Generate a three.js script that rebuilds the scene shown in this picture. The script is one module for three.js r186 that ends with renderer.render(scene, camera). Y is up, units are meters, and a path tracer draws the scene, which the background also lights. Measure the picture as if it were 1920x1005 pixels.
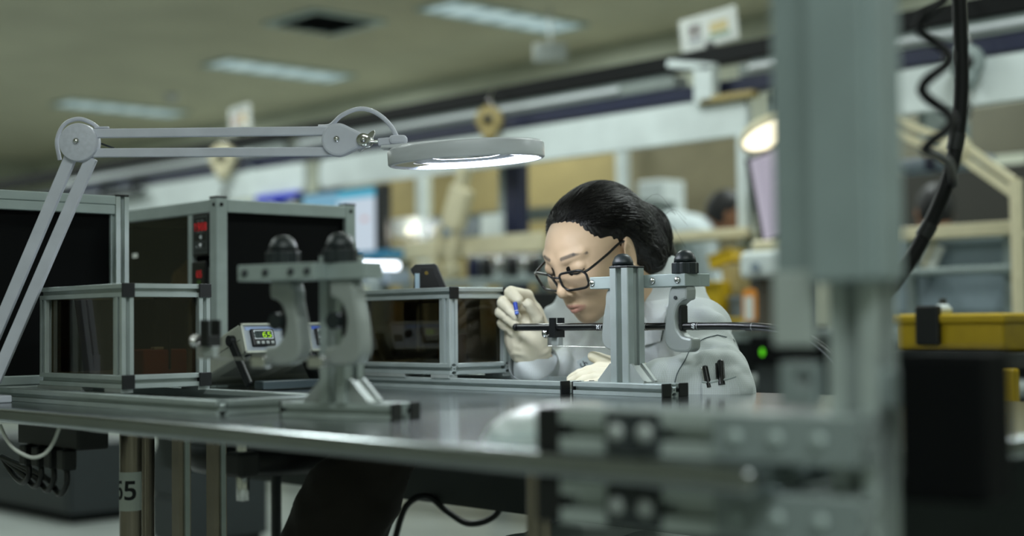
import * as THREE from 'three';
import { RoundedBoxGeometry } from 'three/addons/geometries/RoundedBoxGeometry.js';
import { mergeGeometries, mergeVertices, toCreasedNormals } from 'three/addons/utils/BufferGeometryUtils.js';
import { RectAreaLightUniformsLib } from 'three/addons/lights/RectAreaLightUniformsLib.js';
import { ImprovedNoise } from 'three/addons/math/ImprovedNoise.js';

// ---------- camera, light, exposure ----------
RectAreaLightUniformsLib.init();
const scene = new THREE.Scene();
scene.background = new THREE.Color(0x000000);
const F = 2730, W = 1920, H = 1005;                       // focal length in pixels of the 1920 x 1005 frame (a 55 mm lens)
const camera = new THREE.PerspectiveCamera(2 * Math.atan(H / 2 / F) * 180 / Math.PI, W / H, 0.05, 60);
camera.filmGauge = 55 * W / F;
camera.position.set(0, 0.877, 0);
camera.rotation.set(2.16 * Math.PI / 180, 47.04 * Math.PI / 180, -0.64 * Math.PI / 180, 'YXZ');
camera.focus = 2.39;
camera.userData.fStop = 1.95;
camera.updateProjectionMatrix();
camera.updateMatrixWorld(true);
scene.add(camera);
const renderer = new THREE.WebGLRenderer({ antialias: true });
renderer.toneMapping = THREE.LinearToneMapping;
renderer.toneMappingExposure = 1.3;
renderer.shadowMap.enabled = true;

const ROOM = { x0: -16, x1: 3.2, z0: -7.35, z1: 3.6, h: 2.8 };
const TROFFER = { color: new THREE.Color(0.90, 1.0, 0.97), level: 23, w: 0.32, l: 1.1 };   // ceiling troffers: light colour and luminance
const trofferSpots = [];
for (const x of [-11.6, -9.13, -6.65, -4.15, -1.65, 0.85]) trofferSpots.push([x, -6.15]);
for (const x of [-14.1, -11.6, -9.13, -6.65, -4.15, -1.65]) trofferSpots.push([x, -3.3]);
for (const x of [-9.13, -4.15, 0.85]) trofferSpots.push([x, -0.45]);
trofferSpots.push([0.2, 0.6]);
function areaLight(pos, target, w, h, color, level) {
  const l = new THREE.RectAreaLight(color, level, w, h);
  l.position.copy(pos); l.lookAt(target); scene.add(l);
  return l;
}

// ---------- helpers ----------
const V = (x, y, z) => new THREE.Vector3(x, y, z);
const camM = camera.matrixWorld.clone();
const ray = (px, py) => V((px - 960) / F, -(py - 502.5) / F, -1).transformDirection(camM).multiplyScalar(Math.hypot((px - 960) / F, (py - 502.5) / F, 1));
const at = (px, py, d) => camera.position.clone().addScaledVector(ray(px, py), d);        // a point at depth d along the lens axis
const onPlane = (px, py, axis, v) => { const r = ray(px, py); return camera.position.clone().addScaledVector(r, (v - camera.position[axis]) / r[axis]); };
let seed = 7;
const rnd = () => { seed = (seed * 1664525 + 1013904223) >>> 0; return seed / 4294967296; };
const rr = (a, b) => a + (b - a) * rnd();
const perlin = new ImprovedNoise();
const noise = (x, y, z) => perlin.noise(x, y, z);

const taken = {};
const numbered = (name) => { const n = taken[name] = (taken[name] ?? -1) + 1; return n ? name + '_' + String(n).padStart(3, '0') : name; };
function thing(name, label, category, pos = V(0, 0, 0), turn = 0, group) {
  const o = new THREE.Group(); o.name = numbered(name); scene.add(o);
  o.position.copy(pos); o.rotation.y = turn;
  o.userData = { label, category };
  if (group) o.userData.group = group;
  return o;
}
function mesh(name, geo, mat, parent, label) {
  if (Array.isArray(geo)) geo = merge(geo);
  const m = new THREE.Mesh(geo, mat); m.name = name; m.castShadow = m.receiveShadow = true;
  (parent || scene).add(m);
  if (label) m.userData.label = label;
  return m;
}
function single(name, geo, mat, label, category, group) {
  const m = mesh(numbered(name), geo, mat, scene); m.userData = { label, category };
  if (group) m.userData.group = group;
  return m;
}
function struct(name, geo, mat, parent) {
  const m = mesh(name, geo, mat, parent);
  if (!parent) m.userData.kind = 'structure';
  return m;
}
function copyOf(root, pos, turn, label, group) {
  const r = root.clone(); r.name = numbered(root.name.replace(/_\d{3}$/, '')); scene.add(r);
  r.position.copy(pos); r.rotation.y = turn; r.userData = { ...root.userData, label };
  if (group) r.userData.group = group;
  return r;
}
function merge(list) {
  const l = list.map((g) => { const h = g.index ? g.toNonIndexed() : g; for (const k of Object.keys(h.attributes)) if (!['position', 'normal', 'uv'].includes(k)) h.deleteAttribute(k); if (!h.attributes.uv) boxUV(h); return h; });
  return l.length === 1 ? l[0] : mergeGeometries(l);
}
function boxUV(g) {                                          // uv in metres from the dominant direction of each vertex normal
  const p = g.attributes.position, n = g.attributes.normal, uv = new Float32Array(p.count * 2);
  for (let i = 0; i < p.count; i++) {
    const ax = Math.abs(n.getX(i)), ay = Math.abs(n.getY(i)), az = Math.abs(n.getZ(i));
    const [u, v] = ax >= ay && ax >= az ? [p.getZ(i), p.getY(i)] : ay >= az ? [p.getX(i), p.getZ(i)] : [p.getX(i), p.getY(i)];
    uv[2 * i] = u; uv[2 * i + 1] = v;
  }
  g.setAttribute('uv', new THREE.BufferAttribute(uv, 2));
  return g;
}
function faceUV(g0) {                                        // uv in metres chosen for each triangle
  const g = g0.index ? g0.toNonIndexed() : g0, p = g.attributes.position, uv = new Float32Array(p.count * 2);
  const a = V(), b = V(), c = V();
  for (let i = 0; i < p.count; i += 3) {
    a.fromBufferAttribute(p, i); b.fromBufferAttribute(p, i + 1); c.fromBufferAttribute(p, i + 2);
    const n = b.clone().sub(a).cross(c.clone().sub(a)), x = Math.abs(n.x), y = Math.abs(n.y), z = Math.abs(n.z);
    [a, b, c].forEach((q, k) => { const [u, v] = x >= y && x >= z ? [q.z, q.y] : y >= z ? [q.x, q.z] : [q.x, q.y]; uv[2 * (i + k)] = u; uv[2 * (i + k) + 1] = v; });
  }
  g.setAttribute('uv', new THREE.BufferAttribute(uv, 2));
  return g;
}
const box = (w, h, d, x = 0, y = 0, z = 0) => boxUV(new THREE.BoxGeometry(w, h, d).translate(x, y, z));
const rbox = (w, h, d, r, x = 0, y = 0, z = 0, s = 2) => boxUV(new RoundedBoxGeometry(w, h, d, s, Math.min(r, w / 2.02, h / 2.02, d / 2.02)).translate(x, y, z));
const boxTo = (x0, x1, y0, y1, z0, z1, r = 0) => (r ? rbox : box)(...(r ? [x1 - x0, y1 - y0, z1 - z0, r] : [x1 - x0, y1 - y0, z1 - z0]), (x0 + x1) / 2, (y0 + y1) / 2, (z0 + z1) / 2);
function rod(a, b, r0, r1 = r0, seg = 16) {
  const d = b.clone().sub(a), g = new THREE.CylinderGeometry(r1, r0, d.length(), seg);
  g.applyQuaternion(new THREE.Quaternion().setFromUnitVectors(V(0, 1, 0), d.clone().normalize()));
  return g.translate((a.x + b.x) / 2, (a.y + b.y) / 2, (a.z + b.z) / 2);
}
function bar(a, b, w, h, up = V(0, 1, 0), r = 0.002) {       // box beam from a to b; h lies along up
  const d = b.clone().sub(a), L = d.length(), z = d.clone().normalize(), x = up.clone().cross(z).normalize(), y = z.clone().cross(x);
  const g = rbox(w, h, L, r); g.applyMatrix4(new THREE.Matrix4().makeBasis(x, y, z));
  return g.translate((a.x + b.x) / 2, (a.y + b.y) / 2, (a.z + b.z) / 2);
}
const tube = (pts, r, seg = 48, rad = 10, closed = false) => new THREE.TubeGeometry(new THREE.CatmullRomCurve3(pts, closed), seg, r, rad, closed);
const lathe = (pts, seg = 32) => new THREE.LatheGeometry(pts.map(([x, y]) => new THREE.Vector2(x, y)), seg);
const ball = (r, x, y, z, s = 14) => new THREE.SphereGeometry(r, s, Math.round(s * 0.7)).translate(x, y, z);
function extrude(pts, depth, bevel = 0, holes = []) {
  const s = new THREE.Shape(pts.map(([x, y]) => new THREE.Vector2(x, y)));
  for (const h of holes) s.holes.push(new THREE.Path(h.map(([x, y]) => new THREE.Vector2(x, y))));
  const g = new THREE.ExtrudeGeometry(s, { depth: depth - 2 * bevel, bevelEnabled: bevel > 0, bevelSize: bevel, bevelThickness: bevel, bevelOffset: -bevel, bevelSegments: 2, curveSegments: 12 });
  return boxUV(g.translate(0, 0, bevel - depth / 2));
}
function roundRect(w, h, r, n = 6) {
  const p = [];
  for (const [cx, cy, a0] of [[w / 2 - r, h / 2 - r, 0], [r - w / 2, h / 2 - r, 90], [r - w / 2, r - h / 2, 180], [w / 2 - r, r - h / 2, 270]])
    for (let i = 0; i <= n; i++) { const a = (a0 + 90 * i / n) * Math.PI / 180; p.push([cx + r * Math.cos(a), cy + r * Math.sin(a)]); }
  return p;
}

// T-slot aluminium extrusion: one cross-section, cut to length along x, y or z
const slotCache = {};
function slotProfile(size) {
  const side = [[-10, -10], [-3.1, -10], [-3.1, -8.3], [-5.6, -8.3], [-5.6, -6.4], [-2.6, -3.8], [2.6, -3.8], [5.6, -6.4], [5.6, -8.3], [3.1, -8.3], [3.1, -10]];
  const p = [];
  for (let k = 0; k < 4; k++) for (const [x, y] of side) {
    const e = 0.6, X = Math.abs(x) === 10 ? x + e : x, c = Math.cos(k * Math.PI / 2), s = Math.sin(k * Math.PI / 2);
    for (const [a, b] of Math.abs(x) === 10 ? [[x, y + e], [X, y]] : [[x, y]]) p.push([(a * c - b * s) * size / 20, (a * s + b * c) * size / 20]);
  }
  return p;
}
function slot(len, axis, size = 0.02) {
  const key = len.toFixed(4) + axis + size;
  if (slotCache[key]) return slotCache[key];
  const g = extrude(slotProfile(size), len, 0, [Array.from({ length: 8 }, (_, i) => [Math.cos(-i * Math.PI / 4) * size * 0.11, Math.sin(-i * Math.PI / 4) * size * 0.11])]);
  if (axis === 'x') g.rotateY(Math.PI / 2);
  if (axis === 'y') g.rotateX(Math.PI / 2);
  return slotCache[key] = g;
}
function beam(parent, axis, len, x, y, z, size = 0.02, name = 'beam', m = M.alu) {
  const o = mesh(name, slot(len, axis, size), m, parent); o.position.set(x, y, z); return o;
}

// ---------- procedural textures ----------
function dataTex(n, fn, srgb = true, m = n) {
  const d = new Uint8Array(n * m * 4);
  for (let y = 0; y < m; y++) for (let x = 0; x < n; x++) { const c = fn(x / n, y / m); for (let k = 0; k < 3; k++) d[4 * (y * n + x) + k] = Math.max(0, Math.min(255, Math.round((Array.isArray(c) ? c[k] : c) * 255))); d[4 * (y * n + x) + 3] = 255; }
  const t = new THREE.DataTexture(d, n, m); t.magFilter = THREE.LinearFilter; t.wrapS = t.wrapT = THREE.RepeatWrapping;
  if (srgb) t.colorSpace = THREE.SRGBColorSpace;
  t.needsUpdate = true; return t;
}
const tile = (f) => (u, v) => { const a = (1 - u), b = (1 - v); return f(u, v) * a * b + f(u - 1, v) * u * b + f(u, v - 1) * a * v + f(u - 1, v - 1) * u * v; };   // seamless
const fbm = (x, y, s, o = 4) => { let a = 0, w = 0.5, f = s; for (let i = 0; i < o; i++) { a += w * noise(x * f, y * f, i * 7.3 + s); w /= 2; f *= 2; } return a; };
const rep = (t, perMetre, b = perMetre) => { const c = t.clone(); c.repeat.set(perMetre, b); c.needsUpdate = true; return c; };
const blotch = dataTex(256, tile((u, v) => 0.93 + 0.12 * fbm(u, v, 6)), true);
const grain = dataTex(256, tile((u, v) => 0.5 + 0.7 * fbm(u, v, 40, 3)), false);
const brushed = dataTex(256, tile((u, v) => 0.8 + 0.12 * noise(u * 6, v * 160, 3) + 0.06 * noise(u * 14, v * 90, 9)), false);
const weave = dataTex(128, (u, v) => { const a = (u * 8) % 1, b = (v * 8) % 1, l = Math.min(Math.abs(a - 0.5), Math.abs(b - 0.5)); return [0.93, 0.93, 0.94].map((c) => c * (l < 0.12 ? 0.93 : 1)); });
const floorTex = dataTex(512, tile((u, v) => 0.88 + 0.2 * fbm(u, v, 5) + 0.1 * fbm(u, v, 60, 2)), true);
function canvasTex(w, h, draw) {
  const c = document.createElement('canvas'); c.width = w; c.height = h;
  const g = c.getContext('2d'); draw(g, w, h);
  const t = new THREE.CanvasTexture(c); t.colorSpace = THREE.SRGBColorSpace; return t;
}
function sticker(w, h, tex, opt = {}) {                     // thin printed plate facing +z, uv 0..1 on its front
  const g = new THREE.PlaneGeometry(w, h);
  return [g, new THREE.MeshStandardMaterial({ map: tex, roughness: 0.55, ...opt })];
}

const std = (c, roughness = 0.6, metalness = 0, o = {}) => new THREE.MeshStandardMaterial({ color: c, roughness, metalness, ...o });
const phys = (c, roughness = 0.5, o = {}) => new THREE.MeshPhysicalMaterial({ color: c, roughness, ...o });
const M = {
  alu: std(0xbfcac8, 0.45, 0.45, { roughnessMap: rep(brushed, 6), map: rep(blotch, 3) }),
  aluTube: std(0xadbab8, 0.5, 0.3, { map: rep(blotch, 4) }),
  aluDull: std(0xadb4b1, 0.5, 0.35, { map: rep(blotch, 4) }),
  steel: phys(0xaeb4b6, 0.16, { metalness: 1, map: rep(blotch, 2.2), anisotropy: 0.3 }),
  tubeSteel: std(0x9a9184, 0.3, 0.9, { map: rep(blotch, 3) }),
  chrome: std(0xd8d8d8, 0.16, 1),
  blackPlastic: std(0x0b0f10, 0.45, 0, { map: rep(blotch, 6) }),
  blackMatte: phys(0x040607, 0.8, { specularIntensity: 0.25, map: rep(blotch, 3) }),
  rubber: std(0x1c2427, 0.42),
  blackGloss: phys(0x08090c, 0.32, { clearcoat: 0.25, clearcoatRoughness: 0.25 }),
  hose: phys(0x0a0b0c, 0.5, { specularIntensity: 0.5 }),
  white: std(0xdcdfec, 0.42, 0, { map: rep(blotch, 3) }),
  whiteGloss: phys(0xd9dde2, 0.32, { clearcoat: 0.25, clearcoatRoughness: 0.25, map: rep(blotch, 2) }),
  smoke: phys(0xbeb7a8, 0.04, { transmission: 1, thickness: 0, ior: 1.49 }),
  glass: phys(0xffffff, 0.02, { transmission: 1, thickness: 0, ior: 1.5 }),
  clear: phys(0xeef6f5, 0.35, { transmission: 0.78, thickness: 0, ior: 1.45 }),
  navy: std(0x0c1538, 0.5, 0, { map: rep(blotch, 2) }),
  darkRail: phys(0x07090a, 0.6, { specularIntensity: 0.4, map: rep(blotch, 2) }),
  columnPaint: std(0x8c9b9a, 0.5, 0, { map: rep(blotch, 2) }),
  battenGrey: std(0x828a87, 0.5, 0, { map: rep(blotch, 2) }),
  panelWhite: std(0xdde6e6, 0.5, 0, { map: rep(blotch, 1) }),
  greyPaint: std(0x8b9796, 0.5, 0.1, { map: rep(blotch, 2) }),
  cream: std(0xd8cfae, 0.5, 0, { map: rep(blotch, 2) }),
  beige: std(0xa89663, 0.7, 0, { map: rep(blotch, 1) }),
  yellow: std(0xc2a20c, 0.45, 0, { map: rep(blotch, 3) }),
  orange: std(0xb5562a, 0.5, 0, { map: rep(blotch, 5) }),
  blue: std(0x24409a, 0.4),
  greyBin: std(0x8d9aa6, 0.55, 0, { map: rep(blotch, 3) }),
  instrument: std(0xb9bdae, 0.5, 0, { map: rep(blotch, 5) }),
  instrumentFace: std(0xa9b2b8, 0.45, 0, { map: rep(blotch, 5) }),
  darkGrey: std(0x2d3436, 0.5, 0, { map: rep(blotch, 4) }),
  floor: std(0xa9b0ac, 0.35, 0, { map: rep(floorTex, 0.5) }),
  wall: std(0xc4c8b6, 0.85, 0, { map: rep(blotch, 0.4) }),
  ceiling: std(0xd6d2bb, 0.9, 0, { map: rep(blotch, 0.3) }),
  louvre: std(0xaebfc4, 0.4, 0.3),
  paper: std(0xd5d8d2, 0.7),
};
const led = (hex, k) => new THREE.MeshStandardMaterial({ color: 0x111111, emissive: hex, emissiveIntensity: k, roughness: 0.5 });

// smooth meshes out of distance fields (naive surface nets)
function surfaceNet(f, lo, hi, cell, colour) {
  const n = [0, 1, 2].map((k) => Math.ceil((hi[k] - lo[k]) / cell) + 1), [nx, ny, nz] = n, v = new Float32Array(nx * ny * nz);
  for (let k = 0, i = 0; k < nz; k++) for (let j = 0; j < ny; j++) for (let q = 0; q < nx; q++, i++) v[i] = f(lo[0] + q * cell, lo[1] + j * cell, lo[2] + k * cell);
  const id = new Int32Array(v.length).fill(-1), pos = [], idx = [], S = [1, nx, nx * ny];
  const corner = [0, 1, nx, nx + 1, nx * ny, nx * ny + 1, nx * ny + nx, nx * ny + nx + 1];
  for (let k = 0; k < nz - 1; k++) for (let j = 0; j < ny - 1; j++) for (let q = 0; q < nx - 1; q++) {
    const i = q + j * nx + k * nx * ny; let m = 0;
    for (let c = 0; c < 8; c++) if (v[i + corner[c]] < 0) m |= 1 << c;
    if (m === 0 || m === 255) continue;
    let x = 0, y = 0, z = 0, e = 0;
    for (let a = 0; a < 8; a++) for (const b of [a | 1, a | 2, a | 4]) if (b !== a && ((m >> a) & 1) !== ((m >> b) & 1)) {
      const va = v[i + corner[a]], t = va / (va - v[i + corner[b]]), g = (s) => ((a >> s) & 1) + t * (((b >> s) & 1) - ((a >> s) & 1));
      x += g(0); y += g(1); z += g(2); e++;
    }
    id[i] = pos.length / 3; pos.push(lo[0] + (q + x / e) * cell, lo[1] + (j + y / e) * cell, lo[2] + (k + z / e) * cell);
  }
  for (let k = 1; k < nz - 1; k++) for (let j = 1; j < ny - 1; j++) for (let q = 1; q < nx - 1; q++) {
    const i = q + j * nx + k * nx * ny;
    for (let d = 0; d < 3; d++) {
      const a = v[i] < 0, b = v[i + S[d]] < 0; if (a === b) continue;
      const u = S[(d + 1) % 3], w = S[(d + 2) % 3], A = id[i - u - w], B = id[i - w], C = id[i], D = id[i - u];
      if (A < 0 || B < 0 || C < 0 || D < 0) continue;
      a ? idx.push(A, B, C, A, C, D) : idx.push(A, C, B, A, D, C);
    }
  }
  const g = new THREE.BufferGeometry(), N = new Float32Array(pos.length), h = cell * 0.6;
  for (let i = 0; i < pos.length; i += 3) {
    const x = pos[i], y = pos[i + 1], z = pos[i + 2];
    const a = f(x + h, y, z) - f(x - h, y, z), b = f(x, y + h, z) - f(x, y - h, z), c = f(x, y, z + h) - f(x, y, z - h), l = Math.hypot(a, b, c) || 1;
    N[i] = a / l; N[i + 1] = b / l; N[i + 2] = c / l;
  }
  g.setAttribute('position', new THREE.Float32BufferAttribute(pos, 3)); g.setAttribute('normal', new THREE.BufferAttribute(N, 3)); g.setIndex(idx);
  if (colour) { const c = new Float32Array(pos.length); for (let i = 0; i < pos.length; i += 3) c.set(colour(pos[i], pos[i + 1], pos[i + 2]), i); g.setAttribute('color', new THREE.BufferAttribute(c, 3)); }
  return g;
}
const smin = (a, b, k) => { const h = Math.max(k - Math.abs(a - b), 0) / k; return Math.min(a, b) - h * h * k / 4; };
const smax = (a, b, k) => -smin(-a, -b, k);
const sdEll = (x, y, z, c, r) => { const a = (x - c[0]) / r[0], b = (y - c[1]) / r[1], d = (z - c[2]) / r[2], k0 = Math.sqrt(a * a + b * b + d * d), k1 = Math.sqrt((a / r[0]) ** 2 + (b / r[1]) ** 2 + (d / r[2]) ** 2); return k1 ? k0 * (k0 - 1) / k1 : -Math.min(...r); };
const sdSph = (x, y, z, c, r) => Math.sqrt((x - c[0]) ** 2 + (y - c[1]) ** 2 + (z - c[2]) ** 2) - r;
const sdCap = (x, y, z, a, b, r0, r1) => { const bx = b[0] - a[0], by = b[1] - a[1], bz = b[2] - a[2], px = x - a[0], py = y - a[1], pz = z - a[2]; const t = Math.max(0, Math.min(1, (px * bx + py * by + pz * bz) / (bx * bx + by * by + bz * bz))); return Math.sqrt((px - t * bx) ** 2 + (py - t * by) ** 2 + (pz - t * bz) ** 2) - (r0 + t * (r1 - r0)); };

// ---------- the room ----------
const T = 0.76;                                             // height of the workbench top
{
  const { x0, x1, z0, z1, h } = ROOM, t = 0.15;
  struct('floor', boxTo(x0 - t, x1 + t, -0.12, 0, z0 - t, z1 + t), M.floor);
  struct('ceiling', boxTo(x0 - t, x1 + t, h, h + 0.12, z0 - t, z1 + t), M.ceiling);
  struct('wall_back', boxTo(x0 - t, x1 + t, 0, h, z0 - t, z0), M.wall);
  struct('wall_front', boxTo(x0 - t, x1 + t, 0, h, z1, z1 + t), M.wall);
  struct('wall_left', boxTo(x0 - t, x0, 0, h, z0, z1), M.wall);
  struct('wall_right', boxTo(x1, x1 + t, 0, h, z0, z1), M.wall);
}
const fixtureGlow = new THREE.MeshStandardMaterial({ color: 0xaebfc4, emissive: 0xc8e2e6, emissiveIntensity: 0.42, roughness: 0.5 });
const trofferNames = { '-6.65,-6.15': 'nearest of the three pale troffers in the ceiling above', '-9.13,-6.15': 'middle one of three pale troffers receding along the ceiling', '-11.6,-6.15': 'farthest pale ceiling troffer, above the joint of the lamp arm' };
for (const [x, z] of trofferSpots) {
  const { w, l, color, level } = TROFFER, y = ROOM.h;
  const t = thing('ceiling_light', trofferNames[x + ',' + z] || 'recessed fluorescent ceiling light outside the picture', 'ceiling light', V(x, y, z), 0, 'ceiling troffers');
  mesh('frame', [box(0.025, 0.02, l + 0.05, -w / 2 - 0.012, -0.01, 0), box(0.025, 0.02, l + 0.05, w / 2 + 0.012, -0.01, 0), box(w, 0.02, 0.025, 0, -0.01, l / 2 + 0.012), box(w, 0.02, 0.025, 0, -0.01, -l / 2 - 0.012)], M.louvre, t);
  mesh('diffuser', box(w, 0.008, l, 0, -0.006, 0), fixtureGlow, t);
  for (let k = -2; k <= 2; k++) mesh('louvre_blade', box(w, 0.012, 0.006, 0, -0.016, k * l / 5), M.louvre, t);
  areaLight(V(x, y - 0.03, z), V(x, 0, z), w, l, color, level);
}
{
  const v = thing('ceiling_vent', 'dark square air vent in the ceiling left of the nearest troffer', 'air vent', V(-7.5, ROOM.h, -5.39));
  mesh('frame', [box(0.56, 0.02, 0.05, 0, -0.01, 0.26), box(0.56, 0.02, 0.05, 0, -0.01, -0.26), box(0.05, 0.02, 0.47, 0.26, -0.01, 0), box(0.05, 0.02, 0.47, -0.26, -0.01, 0)], M.louvre, v);
  mesh('duct', box(0.47, 0.004, 0.47, 0, -0.003, 0), M.blackMatte, v);
  for (let k = 0; k < 5; k++) { const s = mesh('slat', box(0.46, 0.004, 0.06, 0, 0, 0), M.darkGrey, v); s.position.set(0, -0.016, -0.18 + k * 0.09); s.rotation.x = 0.6; }
  const d = thing('smoke_detector', 'small round smoke detector on the ceiling between two troffers', 'smoke detector', onPlane(322, 178, 'y', ROOM.h));
  mesh('base', lathe([[0, -0.001], [0.06, -0.001], [0.06, -0.02], [0, -0.02]], 24), M.white, d);
  mesh('sensor', lathe([[0, -0.02], [0.04, -0.02], [0.03, -0.045], [0, -0.045]], 24), M.white, d);
  const s = thing('hanging_sign_box', 'grey box hanging just under the nearest ceiling troffer', 'sign', V(-6.28, 2.52, -6.19), 0.6);
  mesh('housing', rbox(0.2, 0.11, 0.05, 0.008), M.aluDull, s);
  mesh('stem', rod(V(0, 0.05, 0), V(0, 0.28, 0), 0.008), M.aluDull, s);
}

// ---------- the workbench in front ----------
{
  const b = thing('workbench', 'long steel topped workbench carrying the test boxes and stands', 'workbench');
  mesh('tabletop', rbox(2.68, 0.023, 0.985, 0.007, -2.0565, T - 0.0115, -1.4125, 3), M.steel, b);
  mesh('modesty_panel', boxTo(-3.35, -0.95, 0.52, 0.735, -1.886, -1.874), std(0x39403f, 0.6, 0.1, { map: rep(blotch, 2) }), b, 'dark grey panel under the far edge');
  const legTop = T - 0.023;
  const legs = [[at(245, 900, 2.2), 0.0165], [at(271, 900, 2.36), 0.016], [at(1000, 950, 1.75), 0.0085], [at(1022, 950, 1.95), 0.0085]];
  for (const [p, r] of legs) mesh('leg', rod(V(p.x, 0, p.z), V(p.x, legTop, p.z), r, r, 24), M.tubeSteel, b);
  for (const [px, d, w] of [[340, 2.25, 0.021], [406, 2.3, 0.023]]) {
    const p = at(px, 900, d);
    const l = mesh('leg', box(w, legTop, w, 0, legTop / 2, 0), M.tubeSteel, b); l.position.set(p.x, 0, p.z);
    const strip = mesh('edge_strip', box(0.004, legTop - 0.02, 0.008, 0, legTop / 2, 0), M.alu, l); strip.position.set(w / 2 + 0.002, 0, -w / 2 + 0.008);
  }
  const p0 = at(245, 900, 2.2);
  const lab = new THREE.CylinderGeometry(0.0169, 0.0169, 0.058, 24, 1, true, Math.PI * 0.02, Math.PI * 1.02);
  const tex = canvasTex(256, 256, (g, w, h) => { g.fillStyle = '#c9d0ca'; g.fillRect(0, 0, w, h); g.fillStyle = '#14181a'; g.font = 'bold 215px sans-serif'; g.textAlign = 'center'; g.textBaseline = 'middle'; g.save(); g.translate(w * 0.40, h * 0.47); g.scale(0.86, 0.82); g.fillText('65', 0, 0); g.restore(); });
  const L = mesh('number_label', lab, new THREE.MeshStandardMaterial({ map: tex, roughness: 0.7, side: THREE.DoubleSide }), b, 'white paper label reading 65');
  L.position.set(p0.x, onPlane(245, 920, 'x', p0.x).y, p0.z); L.rotation.y = -0.95;
}

// ---------- small framed test boxes ----------
function testBox(label, x1, zf, y0, topCaps, bottomCaps) {
  const w = 0.272, d = 0.15, h = 0.156, s = 0.02, c = s / 2;
  const t = thing('test_box', label, 'test box', V(x1, y0, zf), 0, 'smoked test boxes');
  for (const y of [c, h - c]) for (const z of [-c, c - d]) {
    beam(t, 'x', w, -w / 2, y, z);
    if (y < h / 2 ? bottomCaps : topCaps) mesh('end_cap', rbox(0.003, s + 0.001, s + 0.001, 0.001, 0.0015, y, z), M.blackPlastic, t);
  }
  for (const y of [c, h - c]) for (const x of [-c, c - w]) beam(t, 'z', d - 2 * s, x, y, -d / 2);
  for (const x of [-c, c - w]) for (const z of [-c, c - d]) beam(t, 'y', h - 2 * s, x, h / 2, z);
  mesh('inner_post', box(0.011, h - 2 * s, 0.012, -s - 0.006, h / 2, -0.009), M.alu, t);
  const pw = w - 2 * s, ph = h - 2 * s, pd = d - 2 * s;
  mesh('window_pane', box(pw - 0.012, ph, 0.003, -w / 2 - 0.006, h / 2, -c - 0.002), M.smoke, t);
  mesh('window_pane', box(0.003, ph, pd, -c - 0.002, h / 2, -d / 2), M.smoke, t);
  mesh('back_panel', box(pw, ph, 0.003, -w / 2, h / 2, c - d), M.smoke, t);
  mesh('back_panel', box(0.003, ph, pd, c - w, h / 2, -d / 2), M.smoke, t);
  mesh('lid_panel', box(pw, 0.003, pd, -w / 2, h - c, -d / 2), M.smoke, t);
  mesh('floor_panel', box(pw, 0.003, pd, -w / 2, c, -d / 2), M.blackMatte, t);
  const arch = []; for (let i = 0; i <= 14; i++) { const a = Math.PI * i / 14; arch.push([Math.cos(a) * 0.075, Math.sin(a) * 0.05 + 0.03]); }
  const liner = extrude([[-0.11, -0.052], [0.11, -0.052], [0.11, 0.056], [-0.11, 0.056]], 0.003, 0, [[[0.075, -0.04], ...arch, [-0.075, -0.04]]]);
  const li = mesh('inner_liner', liner, std(0x2b2a25, 0.6), t); li.position.set(-w / 2, h / 2, -d / 2 - 0.02);
  for (const [fx, fz] of [[-0.02, -c], [-w / 2 - 0.03, -c], [-w + 0.03, -c], [-0.02, c - d], [-w + 0.03, c - d]])
    mesh('foot', box(fx === -0.02 ? 0.05 : 0.075, 0.006, s, fx - (fx === -0.02 ? 0.008 : 0), -0.003, fz), M.aluDull, t);
  return t;
}
const boxLeft = testBox('smoked test box with black corner caps in front of the black cabinets', -1.964, -1.0415, 0.786, true, true);
const boxMid = testBox('smoked test box behind the long rail beside the gloved hand', -1.972, -1.683, 0.786, true, false);
{
  const o = thing('orange_block', 'orange block inside the left smoked test box', 'block', V(-2.03, 0.786 + 0.0115, -1.13));
  mesh('body', rbox(0.075, 0.045, 0.075, 0.003, 0, 0.0225, 0), M.orange, o);
  mesh('tab', rbox(0.012, 0.004, 0.016, 0.001, 0.03, 0.047, 0.01), M.paper, o);
  const y = thing('yellow_roll', 'yellow roll inside the middle smoked test box', 'roll', V(-2.05, 0.786 + 0.0115, -1.755));
  mesh('body', lathe([[0, 0], [0.026, 0], [0.026, 0.06], [0.012, 0.06], [0.012, 0.05], [0, 0.05]], 24), std(0x8c7418, 0.5), y);
}

// aluminium base frames lying on the bench
function baseFrame(label, x0, x1, zf, zb, capFront, capBack) {
  const t = thing('base_frame', label, 'aluminium frame', V(0, T, 0), 0, 'base frames on the bench');
  beam(t, 'x', x1 - x0, (x0 + x1) / 2, 0.01, zf); beam(t, 'x', x1 - x0, (x0 + x1) / 2, 0.01, zb);
  beam(t, 'z', zf - zb - 0.02, x1 - 0.01, 0.01, (zf + zb) / 2); beam(t, 'z', zf - zb - 0.02, x0 + 0.01, 0.01, (zf + zb) / 2);
  if (capFront) mesh('end_cap', rbox(0.003, 0.021, 0.021, 0.001, x1 + 0.0015, 0.0105, zf), M.blackPlastic, t);
  if (capBack) mesh('end_cap', rbox(0.003, 0.021, 0.021, 0.001, x1 + 0.0015, 0.0105, zb), M.blackPlastic, t);
  return t;
}
baseFrame('slotted aluminium base frame under the left test box near the bench edge', -2.36, -1.655, -1.022, -1.195, false, true);
baseFrame('slotted aluminium base frame under the middle test box', -2.249, -1.697, -1.695, -1.845, true, true);

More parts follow.
